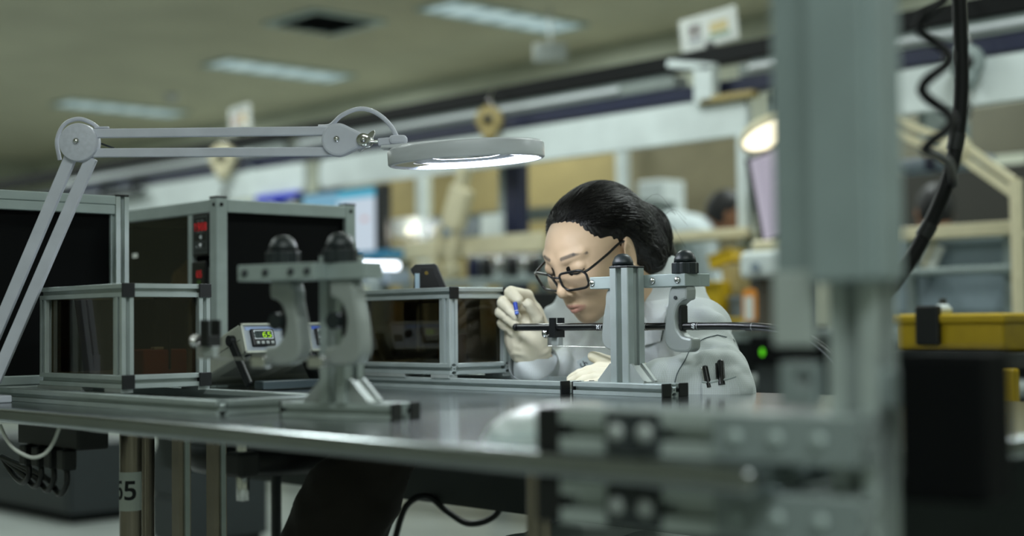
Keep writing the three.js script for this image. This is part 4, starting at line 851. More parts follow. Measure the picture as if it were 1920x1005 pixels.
  glove('glove', [
    { palm: 1, p: [J(1006, 664, 2.655), J(1006, 625, 2.66), J(1000, 590, 2.665)], r: [0.0265, 0.029, 0.020] },
    { palm: 1, p: [J(988, 664, 2.655), J(972, 632, 2.66), J(966, 604, 2.665)], r: [0.0245, 0.026, 0.019] },
    { palm: 1, p: [J(982, 650, 2.64), J(985, 610, 2.65)], r: [0.026, 0.022] },
    { p: [J(1004, 586, 2.668), J(988, 554, 2.655), J(957, 548, 2.630), J(971, 562, 2.612)], r: [0.0115, 0.0112, 0.0112, 0.0095] },
    { p: [J(992, 600, 2.672), J(962, 562, 2.655), J(943, 568, 2.632), J(967, 593, 2.610)], r: [0.0118, 0.0115, 0.0114, 0.0094] },
    { p: [J(980, 616, 2.676), J(948, 582, 2.658), J(938, 585, 2.638), J(965, 607, 2.612)], r: [0.0115, 0.0108, 0.0106, 0.0088] },
    { p: [J(966, 630, 2.676), J(946, 604, 2.662), J(941, 606, 2.648), J(962, 622, 2.628)], r: [0.0105, 0.0095, 0.0094, 0.0080] },
    { p: [J(1012, 634, 2.64), J(1007, 596, 2.625), J(990, 570, 2.612)], r: [0.0145, 0.0120, 0.0098] },
  ], 0.007, 0.0024, 0.0014, 'cream glove holding the pen');
  glove('glove', [
    { palm: 1, p: [J(1240, 712, 2.37), J(1195, 706, 2.405), J(1158, 699, 2.43)], r: [0.024, 0.024, 0.018] },
    { palm: 1, p: [J(1232, 724, 2.355), J(1190, 722, 2.38), J(1156, 719, 2.40)], r: [0.020, 0.018, 0.014] },
    { p: [J(1160, 692, 2.44), J(1118, 692, 2.46), J(1088, 702, 2.475), J(1072, 711, 2.485)], r: [0.0118, 0.0108, 0.0100, 0.0086] },
    { p: [J(1158, 703, 2.425), J(1116, 700, 2.44), J(1088, 708, 2.455), J(1072, 716, 2.462)], r: [0.0118, 0.0110, 0.0100, 0.0088] },
    { p: [J(1156, 713, 2.41), J(1118, 710, 2.42), J(1095, 716, 2.435), J(1080, 722, 2.442)], r: [0.0112, 0.0104, 0.0096, 0.0084] },
    { p: [J(1156, 721, 2.40), J(1126, 719, 2.405), J(1106, 723, 2.415), J(1094, 727, 2.42)], r: [0.0104, 0.0094, 0.0088, 0.0076] },
    { p: [J(1180, 700, 2.44), J(1146, 682, 2.465), J(1124, 673, 2.475), J(1112, 669, 2.48)], r: [0.0160, 0.0125, 0.0112, 0.0094] },
  ], 0.007, 0.0024, 0.0012, 'cream glove resting on the bench');

  // trousers under the bench
  const trF = (x, y, z) => { let d = 1; for (const hx of [-1.89, -1.70]) { d = smin(d, sdCap(x, y, z, [hx, 0.475, -2.2], [hx + 0.02, 0.435, -1.74], 0.085, 0.066), 0.03); d = smin(d, sdCap(x, y, z, [hx + 0.02, 0.435, -1.74], [hx + 0.03, 0.09, -1.80], 0.064, 0.05), 0.03); d = smin(d, sdCap(x, y, z, [hx + 0.03, 0.045, -1.82], [hx + 0.03, 0.035, -1.66], 0.042, 0.034), 0.02); } return d + 0.004 * noise(x * 16, y * 12, z * 16); };
  mesh('trousers', faceUV(surfaceNet(trF, [-2.05, -0.01, -2.36], [-1.55, 0.62, -1.58], 0.012)), coatMat, who, 'grey checked trousers');

  // pen in the raised hand and pens in the sleeve pocket
  const p0 = at(965.5, 567, 2.606), p1 = at(969.5, 590, 2.600), p2 = at(970.7, 597, 2.5985);
  const pen = thing('pen', 'blue pen gripped in the raised gloved hand', 'pen'); mesh('barrel', rod(p0, p1, 0.0040, 0.0036, 14), std(0x1e3fa8, 0.35), pen); mesh('tip', rod(p1, p2, 0.0028, 0.0008, 12), M.chrome, pen); const dd = p1.clone().sub(p0); mesh('print_band', rod(p0.clone().addScaledVector(dd, 0.66), p0.clone().addScaledVector(dd, 0.72), 0.00405, 0.004, 14), M.paper, pen); mesh('print_band', rod(p0.clone().addScaledVector(dd, 0.8), p0.clone().addScaledVector(dd, 0.92), 0.0039, 0.0038, 14), std(0x6f8fd8, 0.4), pen);
  const pocketPen = (a, b, r, label, click) => {
    const A = hit(a[0], a[1], 0.011), B = hit(b[0], b[1], 0.006), t = thing('pocket_pen', label, 'pen', V(0, 0, 0), 0, 'pens in the sleeve pocket'), d = B.clone().sub(A);
    mesh('barrel', rod(A, B.clone().addScaledVector(d, 0.3), r, r, 16), M.blackGloss, t); mesh('cap_end', rod(A.clone().addScaledVector(d, -0.07), A, r * 0.8, r, 16), M.blackPlastic, t);
    const o = viewRight.clone().multiplyScalar(-r * 1.25); mesh('clip', bar(A.clone().add(o).addScaledVector(d, 0.05), A.clone().add(o).addScaledVector(d, 0.95), 0.003, 0.0025), click ? M.chrome : M.blackGloss, t);
  };
  pocketPen([1322, 688], [1328, 718], 0.0045, 'slim black pen left in the sleeve pocket', true);
  pocketPen([1351, 679], [1353, 712], 0.0058, 'thick black marker right in the sleeve pocket', false);

  // her stool
  const s = thing('operator_stool', 'low stool under the seated woman', 'stool', V(-1.80, 0, -2.24));
  mesh('seat', lathe([[0, 0.335], [0.17, 0.335], [0.18, 0.35], [0.18, 0.37], [0.17, 0.383], [0, 0.383]], 32), M.blackPlastic, s); mesh('column', rod(V(0, 0.03, 0), V(0, 0.335, 0), 0.025), M.chrome, s); mesh('base', lathe([[0, 0], [0.2, 0], [0.2, 0.015], [0.04, 0.035], [0, 0.035]], 32), M.darkGrey, s);
}

// ---------- workers on the second line ----------
function worker(label, head, facing, lean, coatCol, hairCol, bend = 0) {
  const t = thing('person', label, 'person', V(head.x, 0, head.z), facing);      // faces +z of its own frame
  const hy = head.y, f1 = (x, y, z) => { let d = sdEll(x, y, z, [0, hy, 0], [0.075, 0.105, 0.092]); d = smin(d, sdEll(x, y, z, [0, hy - 0.05, 0.035], [0.055, 0.07, 0.055]), 0.03); d = smin(d, sdSph(x, y, z, [0, hy - 0.02, 0.097], 0.012), 0.012); d = smin(d, sdEll(Math.abs(x), y, z, [0.077, hy - 0.01, -0.005], [0.01, 0.03, 0.018]), 0.006); return smin(d, sdCap(x, y, z, [0, hy - 0.06, -0.03], [0, hy - 0.17 + bend * 0.11, -0.05 - lean * 0.5 + bend * 0.02], 0.05, 0.055), 0.03); };
  mesh('body', surfaceNet(f1, [-0.11, hy - 0.3, -0.25], [0.11, hy + 0.13, 0.13], 0.008), std(0x9a6b4e, 0.6), t, 'bare skin of head and neck');
  mesh('hair', surfaceNet((x, y, z) => Math.max(sdEll(x, y, z, [0, hy + 0.015, -0.012], [0.083, 0.108, 0.1]), z - 0.02 - (y - hy - 0.01) * 0.8, hy - 0.06 - y), [-0.11, hy - 0.12, -0.14], [0.11, hy + 0.15, 0.13], 0.008), std(hairCol, 0.6), t, 'short black hair');
  const sy = hy - 0.2 + bend * 0.12, sz = -0.06 - lean * 0.6 + bend * 0.04, f2 = (x, y, z) => { const a = Math.abs(x); let d = sdEll(x, y, z, [0, sy - 0.13 + bend * 0.08, sz - 0.02 - lean * 0.3 - bend * 0.04], [0.18, 0.2 - bend * 0.05, 0.13 + bend * 0.06]); d = smin(d, sdCap(x, y, z, [0, sy - 0.1, sz - lean * 0.3], [0, 0.52, sz - 0.1 - lean], 0.14, 0.16), 0.08); d = smin(d, sdCap(a, y, z, [0, sy, sz], [0.18, sy - 0.04, sz], 0.06, 0.062), 0.05); d = smin(d, sdCap(a, y, z, [0.19, sy - 0.05, sz], [0.23, sy - 0.28, sz + 0.06], 0.062, 0.05), 0.04); d = smin(d, sdCap(a, y, z, [0.23, sy - 0.28, sz + 0.06], [0.16, sy - 0.30, sz + 0.28], 0.048, 0.035), 0.03); return d + 0.006 * noise(x * 12, y * 12, z * 12); };
  mesh('work_coat', surfaceNet(f2, [-0.32, 0.3, -0.75], [0.32, hy + 0.1, 0.4], 0.014), std(coatCol, 0.85), t, 'white work coat');
  mesh('trousers', surfaceNet((x, y, z) => { const a = Math.abs(x); return smin(sdCap(a, y, z, [0.1, 0.52, sz - 0.08 - lean], [0.11, 0.48, sz + 0.32], 0.08, 0.07), smin(sdCap(a, y, z, [0.11, 0.48, sz + 0.32], [0.11, 0.06, sz + 0.3], 0.066, 0.05), sdCap(a, y, z, [0.11, 0.045, sz + 0.3], [0.11, 0.035, sz + 0.42], 0.042, 0.034), 0.02), 0.03); }, [-0.3, -0.02, -0.7], [0.3, 0.66, 0.7], 0.016), std(0x3a4048, 0.85), t, 'dark trousers');
  mesh('stool_seat', lathe([[0, 0.38], [0.17, 0.38], [0.17, 0.43], [0, 0.43]], 24).translate(0, 0, sz - 0.1 - lean), M.blackPlastic, t); mesh('stool_column', rod(V(0, 0, sz - 0.1 - lean), V(0, 0.38, sz - 0.1 - lean), 0.03), M.chrome, t);
}
worker('man in white coat bent over the second line behind the woman', at(1366, 402, 7.0), 2.25, 0.2, 0xcfd9dc, 0x0d0c0c, 1);
worker('dark haired worker behind the black hose at the right', at(1752, 396, 6.5), -2.3, 0.02, 0x59636a, 0x0b0b0c);

// ---------- the second production line, out of focus behind ----------
// front face on the plane z, spanned by two picture corners; a box of the given depth behind it
function spot(px0, py0, px1, py1, z) {
  const ym = (py0 + py1) / 2, xm = (px0 + px1) / 2;
  const l = onPlane(px0, ym, 'z', z), r = onPlane(px1, ym, 'z', z), t = onPlane(xm, py0, 'z', z), b = onPlane(xm, py1, 'z', z);
  return { x: (l.x + r.x) / 2, y0: b.y, y1: t.y, w: r.x - l.x, h: t.y - b.y, z };
}
{
  const zr = -4.5;
  const r1 = thing('overhead_rail', 'long black overhead rail above the second production line', 'rail', V(-6, 0, zr));
  mesh('rail_body', boxTo(-8, 8.4, 1.884, 1.954, -0.035, 0.035, 0.004), M.darkRail, r1);
  for (const x of [-6.4, 5.6, 8]) mesh('hanger', rod(V(x, 1.95, 0), V(x, ROOM.h - 0.002, 0), 0.012), M.aluDull, r1);
  const r2 = thing('overhead_rail', 'navy blue overhead rail above the white valance panels', 'rail', V(-6, 0, zr));
  mesh('rail_body', boxTo(-8, 8.4, 1.758, 1.815, -0.04, 0.03, 0.004), M.navy, r2);
  const batten = [[-9.3, -6.6], [-6.5, -3.82], [-3.5, -1.0], [-0.9, 1.8]];
  batten.forEach(([a, b], i) => {
    const t = thing('light_batten', ['far left white light batten between the overhead rails', 'long white light batten left of the white bracket', 'white light batten right of the white bracket with yellow sticker', 'white light batten beyond the right edge of the picture'][i], 'light batten', V(0, 0, zr), 0, 'light battens');
    mesh('housing', boxTo(a, b, 1.818, 1.868, -0.05, 0.035, 0.006), M.battenGrey, t);
    mesh('reflector', boxTo(a + 0.05, b - 0.05, 1.868, 1.883, -0.03, 0.02, 0.004), M.greyPaint, t);
    mesh('tube_cover', rod(V(a + 0.06, 1.846, 0.036), V(b - 0.3, 1.846, 0.036), 0.012), M.whiteGloss, t);
    if (i === 2) mesh('warning_sticker', boxTo(-3.42, -3.3, 1.835, 1.858, 0.0352, 0.0362), M.yellow, t);
  });
  const wp = (x0, x1, label) => { const w = x1 - x0, t = single('valance_panel', extrude(roundRect(w, 0.155, 0.045), 0.03, 0.004), M.panelWhite, label, 'panel', 'white valance panels'); t.position.set((x0 + x1) / 2, 1.662, zr + 0.06); };
  wp(-9.2, -6.36, 'far left white valance panel behind the lamp arm'); wp(-6.22, -3.43, 'long white valance panel above the womans head'); wp(-3.0, -0.4, 'white valance panel right of the foreground column');
  [[-7.84, 'navy post left of the tool balancer above the black cabinet'], [-6.29, 'navy post above the blue screen'], [-4.86, 'navy post below the lamp head left of the woman'], [-3.31, 'navy post beside the tilted white monitor']].forEach(([x, l]) => {
    const t = thing('support_post', l, 'post', V(x, 0, zr - 0.06), 0, 'navy line posts');
    mesh('post', boxTo(-0.05, 0.05, 0.842, 1.757, -0.03, 0.03, 0.004), M.navy, t); mesh('trim', boxTo(-0.098, -0.053, 0.842, 1.75, -0.025, 0.025, 0.004), M.greyPaint, t);
  });
  // white bracket and sign holders on the rail
  const br = thing('rail_bracket', 'white bracket clamped across the overhead rails', 'bracket', V(-3.68, 0, zr + 0.05));
  mesh('arm', bar(V(-0.12, 1.905, 0.03), V(0.1, 1.862, 0.03), 0.05, 0.03), M.panelWhite, br); mesh('drop', rbox(0.1, 0.16, 0.05, 0.012, 0.06, 1.80, 0.03), M.panelWhite, br); mesh('tail', rbox(0.26, 0.03, 0.05, 0.01, 0.17, 1.735, 0.03), M.beige, br);
  const sign = (x, y, w, h, turn, label, cols) => {
    const t = thing('rail_sign', label, 'sign', V(x, y, zr), turn, 'signs on the overhead rail'); t.rotation.z = 0.1;
    mesh('card_holder', rbox(w, h, 0.006, 0.002, 0, h / 2, 0), M.paper, t);
    const tex = canvasTex(256, 256, (g, a, b) => { g.fillStyle = '#d4d8d4'; g.fillRect(0, 0, a, b); cols.forEach(([c, x0, y0, ww, hh]) => { g.fillStyle = c; g.fillRect(x0 * a, y0 * b, ww * a, hh * b); }); });
    const [g, m] = sticker(w * 0.9, h * 0.9, tex); mesh('print', g.translate(0, h / 2, 0.0036), m, t);
    mesh('sleeve', box(w * 1.02, h * 1.02, 0.002, 0, h / 2, 0.007), phys(0xffffff, 0.12, { transmission: 0.9, thickness: 0 }), t);
    mesh('sign_clip', rbox(0.03, 0.03, 0.03, 0.004, 0, 0.003, 0), M.blackPlastic, t);
  };
  sign(-3.66, 1.966, 0.27, 0.135, 0.1, 'clear sleeved photo sign standing on the black rail at right', [['#5a4a48', 0.1, 0.2, 0.25, 0.4], ['#8a8f96', 0.08, 0.65, 0.3, 0.2], ['#c9b25e', 0.52, 0.3, 0.35, 0.35], ['#3c7a50', 0.5, 0.68, 0.4, 0.15]]);
  sign(-7.08, 1.98, 0.19, 0.15, 0.1, 'small colour coded sign standing on the rail behind the lamp arm', [['#b77a72', 0.12, 0.3, 0.2, 0.5], ['#c59c3c', 0.5, 0.25, 0.3, 0.5], ['#7e8a90', 0.1, 0.05, 0.8, 0.12]]);
  // tool balancers
  const balancer = (x, y, s, label, m) => {
    const t = thing('tool_balancer', label, 'tool balancer', V(x, y, zr + 0.13), 0.6, 'tool balancers');
    mesh('drum', lathe([[0, -0.03], [0.05, -0.03], [0.062, -0.018], [0.062, 0.018], [0.05, 0.03], [0, 0.03]], 28).rotateX(Math.PI / 2).scale(s, s, s), m, t);
    mesh('hub', lathe([[0, 0], [0.022, 0], [0.02, 0.012], [0, 0.012]], 20).rotateX(Math.PI / 2).translate(0, 0, 0.03).scale(s, s, s), M.blackPlastic, t);
    mesh('cable_guide', lathe([[0, -0.1], [0.02, -0.1], [0.045, -0.045], [0, -0.03]], 20).scale(s, s, s), m, t);
    mesh('hook', tube([V(0, 0.05, 0), V(0.012, 0.075, 0), V(0, 0.095, 0), V(-0.012, 0.085, 0)].map((v) => v.multiplyScalar(s)), 0.005 * s, 20, 8), M.chrome, t);
    mesh('suspension', rod(V(0, 0.09 * s, 0), V(0, 1.95 - y + 0.02, -0.1), 0.004), M.chrome, t);
    mesh('wire', rod(V(0, -0.22 * s, 0), V(0, -0.09 * s, 0), 0.0035), M.chrome, t); mesh('clip', tube([V(0, -0.14, 0), V(0.014, -0.165, 0), V(0, -0.195, 0), V(-0.012, -0.17, 0), V(0, -0.14, 0)].map((v) => v.multiplyScalar(s)), 0.004 * s, 20, 6), M.blackPlastic, t);
  };
  balancer(onPlane(1818, 118, 'z', -4.39).x, onPlane(1818, 118, 'z', -4.39).y, 0.95, 'grey tool balancer hanging at the right beside the black hose', M.greyPaint);
  balancer(-7.06, 1.82, 1.25, 'pale tool balancer hanging below the lamp arm', M.cream);
  balancer(-4.83, 1.79, 1.0, 'beige tool balancer hanging above the lit lamp head', M.beige);
  const brace = thing('diagonal_brace', 'grey diagonal brace beside the navy post above the blue screen', 'brace', V(0, 0, zr + 0.02)); mesh('brace_bar', bar(V(-6.95, 1.75, 0), V(-6.55, 1.48, 0), 0.04, 0.05), M.greyPaint, brace);
  const gr = thing('guide_rail', 'dark guide rail at the far left in front of the white panel', 'rail', V(0, 0, zr)); mesh('rail_body', boxTo(-9.2, -8.0, 1.69, 1.72, 0.1, 0.14, 0.004), M.darkRail, gr); for (const x of [-9.1, -8.5, -8.1]) mesh('rail_arm', boxTo(x - 0.015, x + 0.015, 1.76, 1.79, 0.03, 0.14), M.darkRail, gr); for (const x of [-9.1, -8.5, -8.1]) mesh('rail_drop', boxTo(x - 0.015, x + 0.015, 1.715, 1.765, 0.11, 0.13), M.darkRail, gr);
  const ep = thing('end_post', 'slim white post below the rounded end of the valance panel', 'post', V(-3.455, 0, zr + 0.06)); mesh('post', boxTo(-0.025, 0.025, 0.842, 1.6, -0.02, 0.02, 0.004), M.panelWhite, ep); mesh('foot_plate', boxTo(-0.05, 0.05, 0.8405, 0.846, -0.05, 0.05), M.greyPaint, ep);
}
{
  // bench of the second line
  const t = thing('assembly_bench', 'long grey assembly bench of the second production line', 'workbench', V(0, 0, -4.55));
  mesh('worktop', boxTo(-9.2, 1.6, 0.80, 0.84, -0.45, 0.42, 0.006), M.greyPaint, t);
  mesh('front_tube', rod(V(-9.2, 0.66, 0.36), V(1.6, 0.66, 0.36), 0.028), M.aluDull, t); mesh('front_tube', rod(V(-9.2, 0.56, 0.36), V(1.6, 0.56, 0.36), 0.024), M.aluDull, t);
  mesh('back_board', boxTo(-9.2, 1.6, 0.52, 0.795, -0.3, -0.27), M.darkGrey, t);
  for (const x of [-9.0, -7.2, -5.4, -3.6, -1.8, 0, 1.5]) for (const z of [-0.38, 0.34]) mesh('leg', boxTo(x - 0.03, x + 0.03, 0, 0.8, z - 0.03, z + 0.03), M.greyPaint, t);
  // upper shelf of the bench
  const s = thing('overbench_shelf', 'grey steel shelf over the second bench left of the woman', 'shelf', V(0, 0, -4.9));
  mesh('shelf_board', boxTo(-9.2, -4.35, 1.385, 1.425, -0.18, 0.1, 0.004), M.greyPaint, s);
  for (const x of [-8.6, -5.62, -4.40]) mesh('shelf_upright', boxTo(x - 0.03, x + 0.03, 0.84, 1.385, -0.12, -0.06), M.panelWhite, s);
  // cream front beams
  const beamLabels = ['cream shelf beam left of the womans head', 'cream shelf beam below the bent man in white', 'cream shelf beam crossing behind the black hose'];
  [[735, 445, 1015, 480, -4.42, 0.06], [1235, 431, 1402, 449, -4.3, 0.08], [1674, 420, 1900, 446, -4.3, 0.06]].forEach(([a, b, c, d, z, dep], i) => {
    const q = spot(a, b, c, d, z), sh = thing('bin_shelf', beamLabels[i], 'shelf', V(q.x, q.y0, z), 0, 'cream bin shelves');
    mesh('front_beam', rbox(q.w, q.h, 0.03, 0.006, 0, q.h / 2, -0.015), M.cream, sh); mesh('shelf_board', box(q.w, 0.012, dep, 0, 0.006, -0.03 - dep / 2), M.cream, sh);
    for (const s1 of [-1, 1]) mesh('support', box(0.03, q.y0 - 0.84, 0.03, s1 * (q.w / 2 - 0.04), -(q.y0 - 0.84) / 2, -0.02 - dep / 2), M.greyPaint, sh);
  });
}
const bg = (name, label, cat, mat, px0, py0, px1, py1, z, depth, r = 0.006) => {
  const q = spot(px0, py0, px1, py1, z), t = thing(name, label, cat, V(q.x, q.y0, z));
  mesh('body', rbox(q.w, q.h, depth, r, 0, q.h / 2, -depth / 2), mat, t); t.userData.size = undefined; delete t.userData.size;
  return [t, q];
};
{
  // partitions of the third row
  const lab = ['beige partition panel left of the cream task lamp', 'beige partition panel behind the cream task lamp', 'beige partition panel above the womans hair', 'dark beige partition panel above the bent man'];
  [[700, 300, 792, 402], [808, 300, 935, 402], [975, 285, 1158, 402], [1180, 262, 1392, 345]].forEach(([a, b, c, d], i) => { const q = spot(a, b, c, d, -6.6), t = thing('partition_panel', lab[i], 'partition', V(q.x, 0, -6.6), 0, 'beige partitions'); mesh('panel', boxTo(-q.w / 2, q.w / 2, 0.3, q.y1, -0.03, 0, 0.004), i === 3 ? std(0x8d8467, 0.7, 0, { map: rep(blotch, 1) }) : M.beige, t); mesh('foot', boxTo(-q.w / 2 + 0.02, -q.w / 2 + 0.06, 0, 0.3, -0.03, 0), M.greyPaint, t); mesh('foot', boxTo(q.w / 2 - 0.06, q.w / 2 - 0.02, 0, 0.3, -0.03, 0), M.greyPaint, t); });
  [[791, 'white partition post left of the cream task lamp'], [1168, 'white partition post above the womans head']].forEach(([px, l]) => { const p = onPlane(px, 350, 'z', -6.5), t = thing('partition_post', l, 'post', V(p.x, 0, -6.5), 0, 'white partition posts'); mesh('post', rbox(0.07, 2.05, 0.05, 0.004, 0, 1.025, 0), M.panelWhite, t); mesh('foot_plate', rbox(0.14, 0.02, 0.12, 0.004, 0, 0.01, 0), M.greyPaint, t); });
  [[1650, 204, 1930, 298, 'dark beige partition panel at the right behind the cream lamp arm'], [1640, 318, 1930, 424, 'dark brown partition panel behind the worker at the right']].forEach(([a, b, c, d, l], i) => { const z = -6.4 + i * 0.12, q = spot(a, b, c, d, z), t = thing('partition_panel', l, 'partition', V(q.x, 0, z), 0, 'beige partitions'); mesh('panel', boxTo(-q.w / 2, q.w / 2, i ? 0.02 : q.y0, q.y1, -0.03, 0, 0.004), i ? std(0x3b3a34, 0.7) : std(0x7d7a68, 0.7, 0, { map: rep(blotch, 1) }), t); for (const s of [-1, 1]) mesh('foot', boxTo(s * q.w / 2 - 0.03, s * q.w / 2 + 0.03, 0, q.y0, -0.04, -0.031), M.greyPaint, t); });
  const dk = spot(1196, 338, 1240, 400, -6.2); const w1 = thing('white_cupboard', 'pale cupboard behind the womans hair at right', 'cupboard', V(dk.x, dk.y0, -6.2)); mesh('plinth', box(dk.w * 1.3, dk.y0, 0.18, 0, -dk.y0 / 2, -0.1), M.greyPaint, w1); mesh('body', rbox(dk.w * 1.05, dk.h, 0.2, 0.01, 0, dk.h / 2, -0.1), M.panelWhite, w1); mesh('door', rbox(dk.w * 0.6, dk.h * 0.9, 0.01, 0.004, 0.06, dk.h / 2, 0.004), M.panelWhite, w1);
}
{
  // monitors
  const mon = (label, px0, py0, px1, py1, z, roll, paint, k) => {
    const q = spot(px0, py0, px1, py1, z), t = thing('monitor', label, 'monitor', V(q.x, q.y0 + q.h / 2, z), 0, 'monitors on the second line');
    const g = new THREE.Group(); g.name = 'display'; g.rotation.z = roll; t.add(g);
    mesh('bezel', rbox(q.w, q.h, 0.04, 0.006, 0, 0, -0.022), M.blackPlastic, g);
    const tex = canvasTex(256, 256, paint), [sg, sm] = sticker(q.w * 0.8, q.h * 0.9, tex, { emissiveMap: tex, emissive: 0xffffff, emissiveIntensity: k, color: 0x222222, roughness: 0.3 });
    mesh('screen', sg.translate(0, 0.004, 0.0008), sm, g);
    mesh('stand', rbox(0.06, q.y0 - 0.84 + q.h * 0.4, 0.03, 0.006, 0, -(q.y0 - 0.84 + q.h * 0.6) / 2 - q.h * 0.2 + q.h * 0.2, -0.06), M.blackPlastic, t);
    mesh('stand_foot', rbox(0.22, 0.015, 0.16, 0.005, 0, -(q.y0 - 0.84) - q.h / 2 + 0.0085, -0.06), M.blackPlastic, t);
  };
  mon('monitor with pale blue screen behind the black cabinet', 552, 354, 722, 484, -4.35, 0, (g, a, b) => { g.fillStyle = '#d3e2f0'; g.fillRect(0, 0, a, b); g.fillStyle = '#58b7d6'; g.fillRect(0, 0, a, b * 0.14); g.fillStyle = '#7fb4cf'; g.fillRect(0, 0, a * 0.5, b); g.fillStyle = '#d9a8a4'; g.fillRect(a * 0.82, b * 0.45, a * 0.08, b * 0.06); }, 0.62);
  mon('tilted monitor with white text page beside the foreground column', 1408, 275, 1520, 450, -4.25, 0.2, (g, a, b) => { g.fillStyle = '#cbc6d6'; g.fillRect(0, 0, a, b); g.fillStyle = '#a9a5b6'; for (let i = 0; i < 26; i++) g.fillRect(a * 0.12, b * (0.05 + i * 0.035), a * (0.3 + 0.4 * ((i * 37) % 10) / 10), 3); }, 0.55);
  const bl = spot(655, 472, 726, 486, -4.2); const b1 = thing('teal_box', 'teal box below the blue screen', 'box', V(bl.x, bl.y0, -4.2)); mesh('body', rbox(bl.w, bl.h, 0.1, 0.004, 0, bl.h / 2, -0.05), std(0x2f7ea6, 0.5), b1); mesh('lid', rbox(bl.w * 1.02, 0.008, 0.102, 0.003, 0, bl.h, -0.05), std(0x2f7ea6, 0.5), b1); mesh('prop', box(0.03, bl.y0 - 0.84, 0.03, 0, -(bl.y0 - 0.84) / 2, -0.05), M.greyPaint, b1);
  bg('blue_binder', 'bright blue binder behind the black cabinet left of the screen', 'binder', std(0x1e2fc4, 0.5), 478, 362, 556, 376, -4.4, 0.05)[0];
  // lit strip lamp and the grey unit under it
  const q = spot(672, 490, 744, 506, -4.0), l = thing('strip_lamp', 'lit white strip lamp above the grey unit right of the cabinet', 'strip lamp', V(q.x, (q.y0 + q.y1) / 2, -4.0));
  mesh('tube', rod(V(-q.w / 2, 0.006, 0), V(q.w / 2, -0.006, 0), 0.016), new THREE.MeshStandardMaterial({ color: 0xffffff, emissive: 0xeaf2ff, emissiveIntensity: 3, roughness: 0.4 }), l); mesh('mount', rbox(0.05, q.y0 - 0.84, 0.04, 0.004, -0.05, -(q.y0 - 0.84) / 2 - 0.02, -0.02), M.greyPaint, l);
  areaLight(V(q.x, (q.y0 + q.y1) / 2 - 0.03, -3.98), V(q.x, 0, -3.98), q.w, 0.03, new THREE.Color(0.93, 0.96, 1), 4);
  const [gu] = bg('grey_unit', 'grey instrument box under the lit strip lamp', 'instrument', M.greyBin, 660, 508, 726, 534, -4.05, 0.14); mesh('prop', box(0.05, gu.position.y - 0.84, 0.05, 0, -(gu.position.y - 0.84) / 2, -0.07), M.greyPaint, gu);
}
{
  // cream task lamp standing on the bench, arm leaning
  const z = -4.36, P = (x, y, zz = z) => onPlane(x, y, 'z', zz), t = thing('task_lamp', 'cream folding task lamp standing left of the woman', 'task lamp');
  mesh('upper_arm', bar(P(872, 315), P(848, 430), 0.05, 0.05, V(1, 0, 0)), M.cream, t); mesh('shade', bar(P(868, 350), P(848, 428), 0.06, 0.13, V(1, 0, 0), 0.02), M.cream, t);
  for (const dx of [-18, 14]) mesh('lower_arm', bar(P(842 + dx, 420), P(828 + dx, 520), 0.025, 0.025, V(1, 0, 0)), M.cream, t);
  const b = P(830, 520); mesh('base', lathe([[0, 0], [0.045, 0], [0.045, 0.02], [0.03, 0.05], [0.02, b.y - 0.84], [0, b.y - 0.84]], 28).translate(b.x, 0.841, z), M.cream, t);
  // round lamp at right whose arm passes behind the column
  const z2 = -4.2, Q = (x, y) => onPlane(x, y, 'z', z2), l = thing('round_task_lamp', 'lit round cream lamp head left of the foreground column', 'task lamp');
  const c = Q(1446, 250), g = new THREE.Group(); g.name = 'lamp_head'; g.position.copy(c); g.quaternion.setFromUnitVectors(V(0, -1, 0), viewDir.clone().negate().multiplyScalar(0.36).add(V(0, -0.9, 0)).addScaledVector(viewRight, 0.28).normalize()); l.add(g);
  mesh('shade', lathe([[0, 0.03], [0.10, 0.028], [0.115, 0.01], [0.118, -0.01], [0.11, -0.01], [0.105, 0.0], [0, 0.004]], 40), M.cream, g);
  mesh('light_ring', lathe([[0, -0.002], [0.104, -0.002], [0.104, -0.006], [0, -0.006]], 40), new THREE.MeshStandardMaterial({ color: 0xffffff, emissive: 0xfff3cf, emissiveIntensity: 1.6, roughness: 0.5 }), g);
  areaLight(c.clone().add(V(0, -0.05, 0.03)), c.clone().add(V(0.05, -1, 0.35)), 0.15, 0.15, new THREE.Color(1, 0.95, 0.82), 6);
  mesh('arm', bar(Q(1490, 232), Q(1560, 190), 0.022, 0.022), M.cream, l);
  for (const [dy] of [[0], [26]]) { mesh('arm', bar(Q(1556, 176 + dy), Q(1790, 268 + dy), 0.022, 0.024), M.cream, l); mesh('arm', bar(Q(1790, 260 + dy), Q(1900, 338 + dy), 0.022, 0.024), M.cream, l); }
  mesh('elbow', lathe([[0, -0.02], [0.05, -0.02], [0.05, 0.02], [0, 0.02]], 24).rotateX(Math.PI / 2).translate(...Q(1790, 278).toArray()), M.cream, l);
  const e = Q(1905, 360); mesh('lamp_post', rod(V(e.x, 0.84, z2), V(e.x, e.y + 0.04, z2), 0.02), M.cream, l);
}
